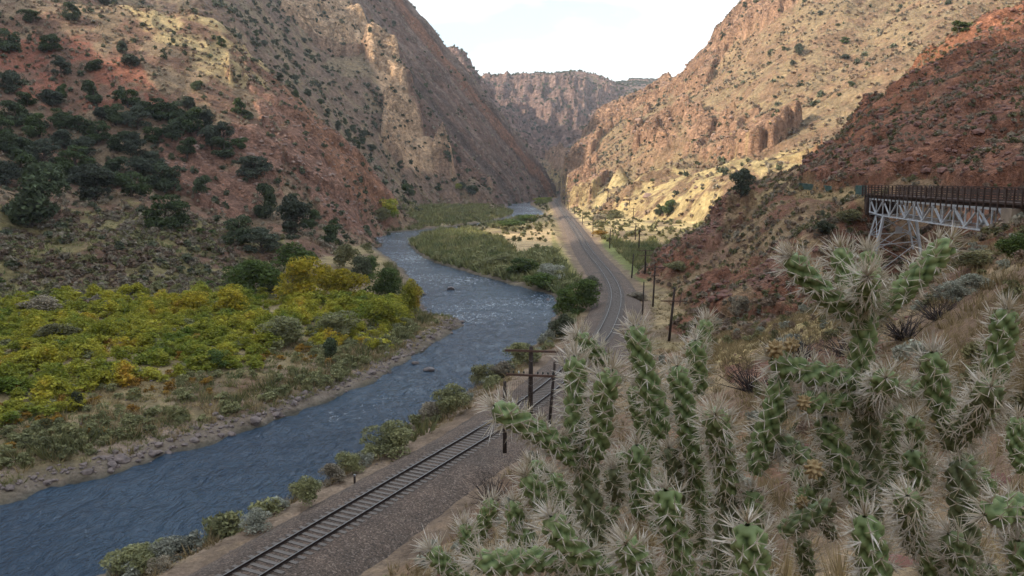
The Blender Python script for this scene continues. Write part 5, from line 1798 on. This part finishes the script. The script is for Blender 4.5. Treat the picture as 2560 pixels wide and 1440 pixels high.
for k in range(NPN + 1):
    lb_.beam(bp(s_at(k), .0, zb - .04), bp(s_at(k), 4.0, zb - .04), .09, .09)
lb_.build("lateral_bracing", M_steel, br)
# tower
tw = link("tower", None, br)
sA, sB = 4.2, 7.6
tops = {}
for s in (sA, sB):
    for sd in (.0, 4.0):
        out_ = -1 if sd < 2 else 1
        top_ = bp(s, sd, zb - .09)
        q = A + dv * s + nr * (sd + out_ * 1.25)
        gz = ground(q[0], q[1]) - 0.3
        gz = min(gz, 9.5)
        bot = bp(s + (-.3 if s == sA else .3), sd + out_ * 1.25, gz)
        tops[(s, sd)] = (top_, bot)
        l_ = MB()
        l_.beam(bot, top_, .30 if s == sB else .2, .30 if s == sB else .2)
        l_.build("leg", M_steel, tw)
for s in (sA, sB):
    (ta, ba), (tb, bb) = tops[(s, .0)], tops[(s, 4.0)]
    mz = 0.46
    ma, mb_ = ta.lerp(ba, mz), tb.lerp(bb, mz)
    x_ = MB()
    x_.beam(ta, mb_, .11, .10)
    x_.beam(tb, ma, .11, .10)
    x_.beam(ma, mb_, .10, .12)
    x_.beam(ma, bb, .08, .08)
    x_.beam(mb_, ba, .08, .08)
    x_.build("cross_bracing", M_steel, tw)
    if s == sB:
        c_ = (ta + tb + ma + mb_) / 4
        g_ = MB()
        g_.beam(c_ - Vector((nr[0], nr[1], 0)) * .42, c_ + Vector((nr[0], nr[1], 0)) * .42, .06, .8)
        g_.build("gusset_plate", M_steel, tw)
for sd in (.0, 4.0):
    (ta, ba), (tb, bb) = tops[(sA, sd)], tops[(sB, sd)]
    x_ = MB()
    x_.beam(ta, tb.lerp(bb, .46), .08, .08)
    x_.beam(tb, ta.lerp(ba, .46), .08, .08)
    x_.build("side_bracing", M_steel, tw)
ab = MB()
ab.beam(bp(-.9, 2.0, DZ - 1.6), bp(.1, 2.0, DZ - 1.6), 4.4, 2.4)
ab.build("abutment", M_timber, br)
ab = MB()
ab.beam(bp(s1 + .4, 2.0, DZ - 2.6), bp(s1 + 2.4, 2.0, DZ - 2.6), 5.4, 4.5)
ab.build("abutment", M_conc, br)


# ------------------------------------------------------------------ green fences on the trail
def green_fence(name, pa, pb, hh, n, label):
    e = link(name, None, loc=tuple(pa))
    tag(e, label, "fence")
    d_ = Vector(pb) - Vector(pa)
    for k in range(n + 1):
        q = d_ * (k / n)
        b = MB()
        b.tube([q + Vector((0, 0, -.2)), q + Vector((0, 0, hh))], .05, 6)
        b.build("post", M_green, e, True)
    b = MB()
    m_ = int(d_.length / .12)
    for k in range(m_):
        q = d_ * ((k + .5) / m_)
        b.beam(q + Vector((0, 0, .08)), q + Vector((0, 0, hh - .05)), .05, .012)
    b.beam(Vector((0, 0, hh - .03)), d_ + Vector((0, 0, hh - .03)), .05, .05)
    b.beam(Vector((0, 0, .06)), d_ + Vector((0, 0, .06)), .05, .05)
    b.build("mesh_panel", M_green, e)


def on_ground(u, v, d):
    q = at(u, v, d)
    q[2] = ground(q[0], q[1])
    return q


fA, fB = on_ground(1997, 476, 146), on_ground(2078, 476, 133)
green_fence("trail_fence", fA, fB, 1.1, 6, "long low green fence on the trail above the promontory")
green_fence("trail_fence", at(2139, 486, 117), at(2166, 488, 112.6), 1.35, 3, "short green fence panel meeting the left end of the bridge")
# ------------------------------------------------------------------ cholla cacti
def cactus_mat():
    m, n, b = new_mat("cactus_skin")
    g = n.nodes.new("ShaderNodeAttribute")
    g.attribute_name = "knob"
    pos = obj_coord(n)
    f = noise_node(n, 18, 4, 0.6, pos)
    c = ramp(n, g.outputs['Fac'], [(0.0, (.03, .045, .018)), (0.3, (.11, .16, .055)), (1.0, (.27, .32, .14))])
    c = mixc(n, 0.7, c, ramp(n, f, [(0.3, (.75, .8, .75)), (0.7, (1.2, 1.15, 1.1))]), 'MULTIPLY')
    ag = n.nodes.new("ShaderNodeAttribute")
    ag.attribute_name = "age"
    c = mixc(n, ag.outputs['Fac'], c, (.11, .095, .06))
    n.links.new(c, b.inputs['Base Color'])
    b.inputs['Roughness'].default_value = 0.55
    b.inputs['Specular IOR Level'].default_value = 0.35
    bump(n, b, noise_node(n, 400, 3, 0.6, pos), 0.25, 0.001)
    return m


def spine_mat():
    m, n, b = new_mat("cactus_spines")
    g = n.nodes.new("ShaderNodeNewGeometry")
    c = ramp(n, g.outputs['Random Per Island'], [(0.0, (.48, .39, .24)), (0.35, (.64, .55, .43)), (1.0, (.80, .74, .66))])
    n.links.new(c, b.inputs['Base Color'])
    b.inputs['Roughness'].default_value = 0.45
    b.inputs['Specular IOR Level'].default_value = 0.4
    tr = n.nodes.new("ShaderNodeBsdfTranslucent")
    n.links.new(c, tr.inputs['Color'])
    ms = n.nodes.new("ShaderNodeMixShader")
    ms.inputs[0].default_value = 0.25
    n.links.new(b.outputs[0], ms.inputs[1])
    n.links.new(tr.outputs[0], ms.inputs[2])
    n.links.new(ms.outputs[0], [q for q in n.nodes if q.type == 'OUTPUT_MATERIAL'][0].inputs['Surface'])
    return m


M_skin, M_spine = cactus_mat(), spine_mat()
M_fruit = plain_mat("dry_cactus_fruit", (.38, .28, .14), (.27, .18, .085), 60, 0.7)


def frames(P):
    T = np.gradient(P, axis=0)
    T /= np.linalg.norm(T, axis=1)[:, None]
    r = np.cross(T[0], [0.3, 0.9, 0.2])
    r /= np.linalg.norm(r)
    Rr = []
    for t in T:
        r = r - t * r.dot(t)
        r /= np.linalg.norm(r)
        Rr.append(r.copy())
    Rr = np.array(Rr)
    return T, Rr, np.cross(T, Rr)


def joint(ctrl, rad, seed, tip=True, age=0.0, dens=1.0):
    rad *= 0.93
    """one stem of the cholla: knobbly skin and its spines; ctrl: centre line in world metres"""
    rng = np.random.default_rng(seed)
    Pc = resample(catmull(ctrl, 14), 0.0028) if len(ctrl) > 2 else resample(np.linspace(ctrl[0], ctrl[-1], 60), 0.0028)
    L = 0.0028 * (len(Pc) - 1)
    T, U, Wv = frames(Pc)
    s = np.linspace(0, L, len(Pc))
    nth = 30
    th = np.linspace(0, 2 * np.pi, nth, endpoint=False)
    base = np.ones(len(Pc))
    base *= np.sqrt(np.clip(1 - np.clip((s - (L - rad * 1.3)) / (rad * 1.32), 0, 1) ** 2.2, 0.0, 1)) 
    base *= 0.72 + 0.28 * smooth(0, 0.02, s)
    # knobs on a spiral lattice
    pitch = 0.0105 * (rad / 0.018)
    m = 5
    S, TH = np.meshgrid(s, th, indexing='ij')
    knob = np.zeros_like(S)
    areo = []
    k = 0
    row = 0.006
    while row < L + pitch * 0.2:
        for q in range(m):
            a = 2 * np.pi * (q / m) + (k % 2) * np.pi / m + k * 0.13 + rng.uniform(-.06, .06)
            ss = row + pitch * 0.5 * rng.uniform(-.25, .25)
            areo.append((ss, a))
        row += pitch * 1.25
        k += 1
    for ss, a in areo:
        dth = np.abs((TH - a + np.pi) % (2 * np.pi) - np.pi) / (2 * np.pi / m * 0.50)
        ds = (S - (ss - pitch * 0.55)) / (pitch * 1.25)
        kb = np.clip(1.05 - (np.abs(dth) ** 1.5 + np.abs(ds) ** 1.7), 0, 1)
        np.maximum(knob, kb, out=knob)
    knob = np.maximum(knob, 0.55 * smooth(L - 0.012, L - 0.004, S))
    rr = rad * base[:, None] * (0.60 + 0.64 * knob ** 0.9)
    V = Pc[:, None] + (U[:, None] * np.cos(TH)[..., None] + Wv[:, None] * np.sin(TH)[..., None]) * rr[..., None]
    n, kq = V.shape[:2]
    idx = np.arange(n * kq).reshape(n, kq)
    nx = np.roll(idx, -1, axis=1)
    qd = np.stack([idx[:-1], nx[:-1], nx[1:], idx[1:]], -1).reshape(-1, 4)
    body = (V.reshape(-1, 3), qd, knob.reshape(-1), np.full(n * kq, age))
    # spines
    pts, dirs, lens = [], [], []
    for ss, a in areo:
        i = int(np.clip(ss / L * (n - 1), 0, n - 1))
        out_d = U[i] * math.cos(a) + Wv[i] * math.sin(a)
        r = rad * base[i] * 1.16
        p = Pc[i] + out_d * r
        endn = smooth(L - 0.035, L, ss) if tip else 0.0
        ns = int(rng.integers(6, 9) * dens + 2 * endn)
        for _ in range(ns):
            d = out_d * 1.0 + T[i] * (0.25 + 0.9 * endn) + rng.normal(size=3) * 0.62
            nd = np.linalg.norm(d)
            d = d / nd
            if d.dot(out_d) < -0.05 - endn:
                d = d - 1.6 * d.dot(out_d) * out_d
                d /= np.linalg.norm(d)
            pts.append(p)
            dirs.append(d)
            lens.append(rng.uniform(0.010, 0.024) * (1 + 0.45 * endn) * (1 if rng.random() < .8 else 1.35))
    if tip:
        for _ in range(26):
            d = T[-1] + rng.normal(size=3) * 0.55
            d /= np.linalg.norm(d)
            pts.append(Pc[-1] + d * rad * 0.25)
            dirs.append(d)
            lens.append(rng.uniform(0.018, 0.035))
    pts, dirs, lens = np.array(pts), np.array(dirs), np.array(lens)
    x1 = np.cross(dirs, np.array([0.31, 0.57, 0.76]))
    x1 /= np.linalg.norm(x1, axis=1)[:, None] + 1e-9
    x2 = np.cross(dirs, x1)
    w = 0.00074
    c3 = [x1 * w, (-0.5 * x1 + 0.866 * x2) * w, (-0.5 * x1 - 0.866 * x2) * w]
    mid = pts + dirs * lens[:, None] * 0.5
    tipp = pts + dirs * lens[:, None]
    SV = np.stack([pts + c3[0], pts + c3[1], pts + c3[2], mid + c3[0] * .85, mid + c3[1] * .85, mid + c3[2] * .85, tipp], 1)
    f4 = np.array([[0, 1, 4, 3], [1, 2, 5, 4], [2, 0, 3, 5]])
    f3 = np.array([[3, 4, 6], [4, 5, 6], [5, 3, 6]])
    off = (np.arange(len(pts)) * 7)[:, None, None]
    F4 = (f4[None] + off).reshape(-1, 4)
    F3 = (f3[None] + off).reshape(-1, 3)
    # felt pads at the foot of the spines
    ap = []
    for ss, a in areo:
        i = int(np.clip(ss / L * (n - 1), 0, n - 1))
        ap.append(Pc[i] + (U[i] * math.cos(a) + Wv[i] * math.sin(a)) * rad * base[i] * 1.16)
    ap = np.array(ap)
    oc = np.array([(1, 0, 0), (-1, 0, 0), (0, 1, 0), (0, -1, 0), (0, 0, 1), (0, 0, -1)]) * 0.0021
    of = np.array([[0, 2, 4], [2, 1, 4], [1, 3, 4], [3, 0, 4], [2, 0, 5], [1, 2, 5], [3, 1, 5], [0, 3, 5]])
    OV = (ap[:, None] + oc[None]).reshape(-1, 3)
    OF = (of[None] + (np.arange(len(ap)) * 6)[:, None, None]).reshape(-1, 3) + len(pts) * 7
    return body, (np.concatenate([SV.reshape(-1, 3), OV]), [F4, np.concatenate([F3, OF])])


def fruit(parent, p, r, seed):
    rng = np.random.default_rng(seed)
    n, k = 40, 48
    ph = np.linspace(0, np.pi, n)
    th = np.linspace(0, 2 * np.pi, k, endpoint=False)
    PH, TH = np.meshgrid(ph, th, indexing='ij')
    r_ = r * (0.72 + 0.55 * (np.abs(np.sin(TH * 3.0 + 2.2 * PH)) * np.abs(np.sin(PH * 5.2))) ** 1.6)
    r_ = r_ * (1 - 0.35 * np.exp(-(PH / .35) ** 2))
    V = np.stack([r_ * np.sin(PH) * np.cos(TH), r_ * np.sin(PH) * np.sin(TH), r_ * np.cos(PH) * 1.15], -1)
    idx = np.arange(n * k).reshape(n, k)
    nx = np.roll(idx, -1, 1)
    q = np.stack([idx[:-1], idx[1:], nx[1:], nx[:-1]], -1).reshape(-1, 4)
    me = np_mesh("fruit", V.reshape(-1, 3), q, [M_fruit], smooth_shade=True)
    o = link("fruit", me, parent, loc=Vector(p) - parent.location, rot=tuple(rng.uniform(-.6, .6, 3)))
    tag(o, "dry tan knobbly fruit")
    return o


_seed = [1000]


def stem(parent, chain, rad, tip=True, age=0.0, dens=1.0):
    """chain: [(u, v, distance), ...] from the foot of the stem to its tip"""
    ctrl = [at(u, v, d) for u, v, d in chain]
    if len(ctrl) == 2:
        ctrl = [ctrl[0], (ctrl[0] + ctrl[1]) / 2 + RNG.normal(size=3) * 0.003, ctrl[1]]
    _seed[0] += 1
    (bv_, bf_, kn, ag), (sv, sf) = joint(ctrl, rad, _seed[0], tip, age, dens)
    o0_ = np.array(parent.location)
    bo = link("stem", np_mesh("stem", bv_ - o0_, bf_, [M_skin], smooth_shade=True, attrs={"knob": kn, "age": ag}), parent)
    link("spines", np_mesh("spines", sv - o0_, sf, [M_spine]), bo)
    return bo


def plant(label, rx, ry):
    g = ground(rx, ry)
    e = link("cholla_cactus", None, loc=(rx, ry, g))
    return tag(e, label, "cactus", "cholla cacti in the foreground")


R0 = 0.0175
# the tall candelabra
T = plant("tall branching cholla with raised arms like a candelabra, under the bridge", 0.52, 1.30)
gT = ground(0.52, 1.30)
stem(T, [(2178, 1600, 1.24), (2172, 1400, 1.24), (2172, 1260, 1.24), (2168, 1130, 1.24), (2160, 1000, 1.22)], .020, False, 0.55)
stem(T, [(2160, 1010, 1.22), (2150, 930, 1.21), (2158, 860, 1.20), (2165, 765, 1.20)], .0185)
stem(T, [(2150, 790, 1.20), (2100, 765, 1.18), (2030, 705, 1.16), (1972, 640, 1.15)], .0165)
stem(T, [(2180, 785, 1.21), (2235, 745, 1.20), (2310, 675, 1.18), (2378, 598, 1.17)], .0175)
stem(T, [(2168, 760, 1.19), (2168, 725, 1.14), (2168, 690, 1.09)], .0175)
stem(T, [(2150, 770, 1.24), (2118, 700, 1.27), (2098, 615, 1.28)], .0165, dens=.8)
stem(T, [(2175, 740, 1.26), (2175, 680, 1.30), (2168, 622, 1.31)], .016, dens=.8)
stem(T, [(2170, 965, 1.21), (2085, 940, 1.20), (2010, 930, 1.18), (1925, 895, 1.17)], .0185)
stem(T, [(2170, 985, 1.22), (2120, 1000, 1.20), (2050, 1005, 1.18), (1990, 1005, 1.17)], .0165)
stem(T, [(2170, 1010, 1.22), (2200, 980, 1.15), (2215, 945, 1.06)], .017)
stem(T, [(2185, 985, 1.22), (2250, 975, 1.25), (2310, 965, 1.27), (2345, 955, 1.27)], .0155)
for (u, v, d, r) in ((1938, 872, 1.14, .0115), (1978, 862, 1.17, .0105), (2010, 1005, 1.12, .0095), (2035, 1172, 1.05, .0115)):
    fruit(T, at(u, v, d), r, int(u))
stem(T, [(2230, 1240, 1.45), (2225, 1110, 1.45), (2238, 1000, 1.44)], .0165, dens=.7)
stem(T, [(2300, 1200, 1.42), (2290, 1120, 1.40), (2285, 1040, 1.38)], .0165, dens=.7)

# left cholla
A_ = plant("leftmost forked cholla whose arm reaches toward the railway", 0.10, 1.35)
stem(A_, [(1520, 1620, 1.22), (1500, 1480, 1.20), (1478, 1300, 1.18), (1462, 1180, 1.17)], .020, False, 0.5)
stem(A_, [(1470, 1200, 1.17), (1460, 1140, 1.16), (1452, 1110, 1.15)], .0195, False, 0.2)
stem(A_, [(1455, 1160, 1.16), (1385, 1105, 1.13), (1310, 1060, 1.10), (1232, 1015, 1.08)], .0165)
stem(A_, [(1450, 1130, 1.16), (1438, 1050, 1.16), (1440, 970, 1.16), (1437, 888, 1.15)], .0165)
stem(A_, [(1480, 1150, 1.15), (1500, 1080, 1.12), (1508, 1000, 1.10), (1530, 925, 1.08)], .0175)
stem(A_, [(1512, 905, 1.36), (1475, 870, 1.33), (1440, 838, 1.31)], .0155)
stem(A_, [(1650, 1090, 1.30), (1640, 1010, 1.29), (1612, 930, 1.28), (1585, 812, 1.27)], .0185)
stem(A_, [(1640, 1160, 1.55), (1600, 1040, 1.53), (1585, 960, 1.52)], .0165, dens=.8)
stem(A_, [(1600, 1290, 1.22), (1602, 1200, 1.20), (1592, 1110, 1.19)], .0175)
stem(A_, [(1400, 1250, 1.45), (1370, 1200, 1.44), (1325, 1155, 1.43)], .0165, dens=.8)
stem(A_, [(1440, 1330, 1.40), (1410, 1260, 1.40), (1380, 1180, 1.40)], .0165, dens=.8)
stem(A_, [(1300, 1400, 1.35), (1290, 1330, 1.34), (1285, 1250, 1.33)], .016)
stem(A_, [(1180, 1420, 1.42), (1170, 1360, 1.42), (1160, 1310, 1.42)], .0145)
stem(A_, [(1200, 1500, 1.30), (1130, 1430, 1.28), (1072, 1372, 1.26)], .016)
stem(A_, [(1500, 1440, 1.18), (1380, 1400, 1.12), (1280, 1405, 1.10), (1185, 1405, 1.08)], .0175)
stem(A_, [(1540, 1440, 1.08), (1470, 1400, 1.05), (1410, 1350, 1.03), (1375, 1290, 1.02)], .0185)
stem(A_, [(1560, 1130, 1.35), (1550, 1180, 1.36), (1540, 1260, 1.37)][::-1], .0155, dens=.8)

# middle cholla
Bm = plant("dense middle cholla with many upright arms below the leaning pole", 0.33, 1.28)
stem(Bm, [(1800, 1600, 1.2), (1815, 1420, 1.2), (1818, 1290, 1.20), (1815, 1200, 1.19)], .019, False, 0.6)
stem(Bm, [(1822, 1230, 1.18), (1810, 1150, 1.14), (1795, 1085, 1.10), (1788, 1035, 1.05)], .0185, age=.15)
stem(Bm, [(1885, 1180, 1.22), (1905, 1110, 1.21), (1935, 1030, 1.19), (1958, 935, 1.18)], .0185)
stem(Bm, [(1900, 1150, 1.24), (1945, 1105, 1.22), (1990, 1130, 1.20), (2035, 1158, 1.17)], .0155, age=.2)
stem(Bm, [(1745, 1180, 1.40), (1725, 1090, 1.38), (1708, 1000, 1.37), (1692, 915, 1.36)], .0195)
stem(Bm, [(1745, 980, 1.50), (1742, 910, 1.48), (1738, 850, 1.47)], .0185)
stem(Bm, [(1748, 900, 1.60), (1758, 840, 1.60), (1768, 795, 1.60)], .0165, dens=.8)
stem(Bm, [(2150, 1260, 1.22), (2125, 1190, 1.21), (2090, 1120, 1.20), (2060, 1040, 1.19)], .0185)
stem(Bm, [(1710, 1470, 1.06), (1700, 1390, 1.05), (1680, 1300, 1.03), (1664, 1222, 1.01)], .0185)
stem(Bm, [(1620, 1440, .98), (1590, 1400, .96), (1562, 1358, .93)], .018)
stem(Bm, [(1885, 1480, .86), (1880, 1400, .85), (1868, 1310, .84)], .0195)
stem(Bm, [(1890, 1330, 1.20), (1882, 1280, 1.19), (1880, 1225, 1.18)], .0165)
stem(Bm, [(1950, 1330, 1.30), (2010, 1300, 1.29), (2090, 1258, 1.28)], .0165, age=.2)
stem(Bm, [(1640, 1330, 1.50), (1650, 1240, 1.50), (1660, 1180, 1.50)], .0165, dens=.8)
stem(Bm, [(1760, 1330, 1.45), (1740, 1230, 1.44), (1735, 1140, 1.43)], .0165, dens=.8)
stem(Bm, [(1760, 1450, 1.30), (1800, 1380, 1.28), (1812, 1300, 1.27)], .0165)
fruit(Bm, at(2005, 1255, 1.30), .010, 5)

# right hand cholla
Rr_ = plant("right hand cholla at the frame edge with thick spiny tips", 0.78, 1.25)
stem(Rr_, [(2440, 1620, 1.15), (2425, 1450, 1.15), (2410, 1300, 1.15), (2400, 1150, 1.15)], .020, False, 0.5)
stem(Rr_, [(2395, 1110, 1.17), (2365, 1040, 1.16), (2340, 960, 1.15), (2330, 878, 1.14)], .0180)
stem(Rr_, [(2470, 1010, 1.18), (2485, 930, 1.17), (2505, 850, 1.16), (2518, 770, 1.15)], .0185)
stem(Rr_, [(2370, 1110, 1.12), (2420, 1070, 1.08), (2455, 1020, 1.03), (2478, 965, .97)], .0175, age=.35)
stem(Rr_, [(2440, 1080, 1.2), (2460, 1040, 1.2), (2470, 990, 1.2)], .018)
stem(Rr_, [(2600, 1275, 1.0), (2540, 1268, 1.0), (2460, 1288, .98)], .0185)
stem(Rr_, [(2300, 1260, 1.3), (2290, 1190, 1.29), (2280, 1125, 1.28)], .0175)
stem(Rr_, [(2200, 1500, .95), (2185, 1400, .94), (2162, 1290, .93)], .0185)
stem(Rr_, [(2290, 1370, 1.05), (2280, 1310, 1.0), (2268, 1240, .93)], .0165, age=.3)
stem(Rr_, [(2420, 1480, 1.1), (2400, 1400, 1.1), (2370, 1330, 1.09)], .0175, age=.2)
stem(Rr_, [(2540, 1520, 1.0), (2560, 1420, 1.0), (2545, 1350, .99)], .0175)
stem(Rr_, [(2340, 1500, 1.2), (2330, 1430, 1.19), (2330, 1360, 1.18)], .017)
stem(Rr_, [(2480, 1230, 1.4), (2440, 1180, 1.4), (2395, 1150, 1.4)], .0165, dens=.8)
stem(Rr_, [(2560, 1180, 1.5), (2540, 1110, 1.5), (2545, 1040, 1.5)], .0165, dens=.8)

# undergrowth of further arms filling the lower part of the clump
rngc = random.Random(12)
for kk_ in range(26):
    u = rngc.uniform(1150, 2600)
    v = rngc.uniform(1230, 1470) if u < 1500 else rngc.uniform(1160, 1480)
    d = rngc.uniform(1.25, 1.75)
    own = A_ if u < 1560 else (Bm if u < 2060 else Rr_)
    lean = rngc.uniform(-75, 75)
    hgt = rngc.uniform(70, 150)
    ag = rngc.choice([0, 0, .1, .3, .6])
    stem(own, [(u, v + hgt * .5, d), (u + lean * .5, v, d - .02), (u + lean, v - hgt * .5, d - .03)], rngc.uniform(.0145, .018), age=ag, dens=.75)
# ------------------------------------------------------------------ haze
me = bpy.data.meshes.new("haze")
x0, x1, y0, y1, z0_, z1_ = -4600, 4600, -4600, 4600, -12, 480
me.from_pydata([(x0, y0, z0_), (x1, y0, z0_), (x1, y1, z0_), (x0, y1, z0_), (x0, y0, z1_), (x1, y0, z1_), (x1, y1, z1_), (x0, y1, z1_)], [],
               [(3, 2, 1, 0), (4, 5, 6, 7), (0, 1, 5, 4), (1, 2, 6, 5), (2, 3, 7, 6), (3, 0, 4, 7)])
hm = bpy.data.materials.new("haze_air")
hm.use_nodes = True
hn = hm.node_tree
hn.nodes.clear()
ho = hn.nodes.new("ShaderNodeOutputMaterial")
hv = hn.nodes.new("ShaderNodeVolumePrincipled")
hv.inputs['Color'].default_value = (0.82, 0.9, 1.0, 1)
hv.inputs['Density'].default_value = 0.00010
hv.inputs['Anisotropy'].default_value = 0.2
hn.links.new(hv.outputs[0], ho.inputs['Volume'])
me.materials.append(hm)
hz = link("haze", me)
tag(hz, "thin bluish air between the camera and the far canyon", kind='stuff')
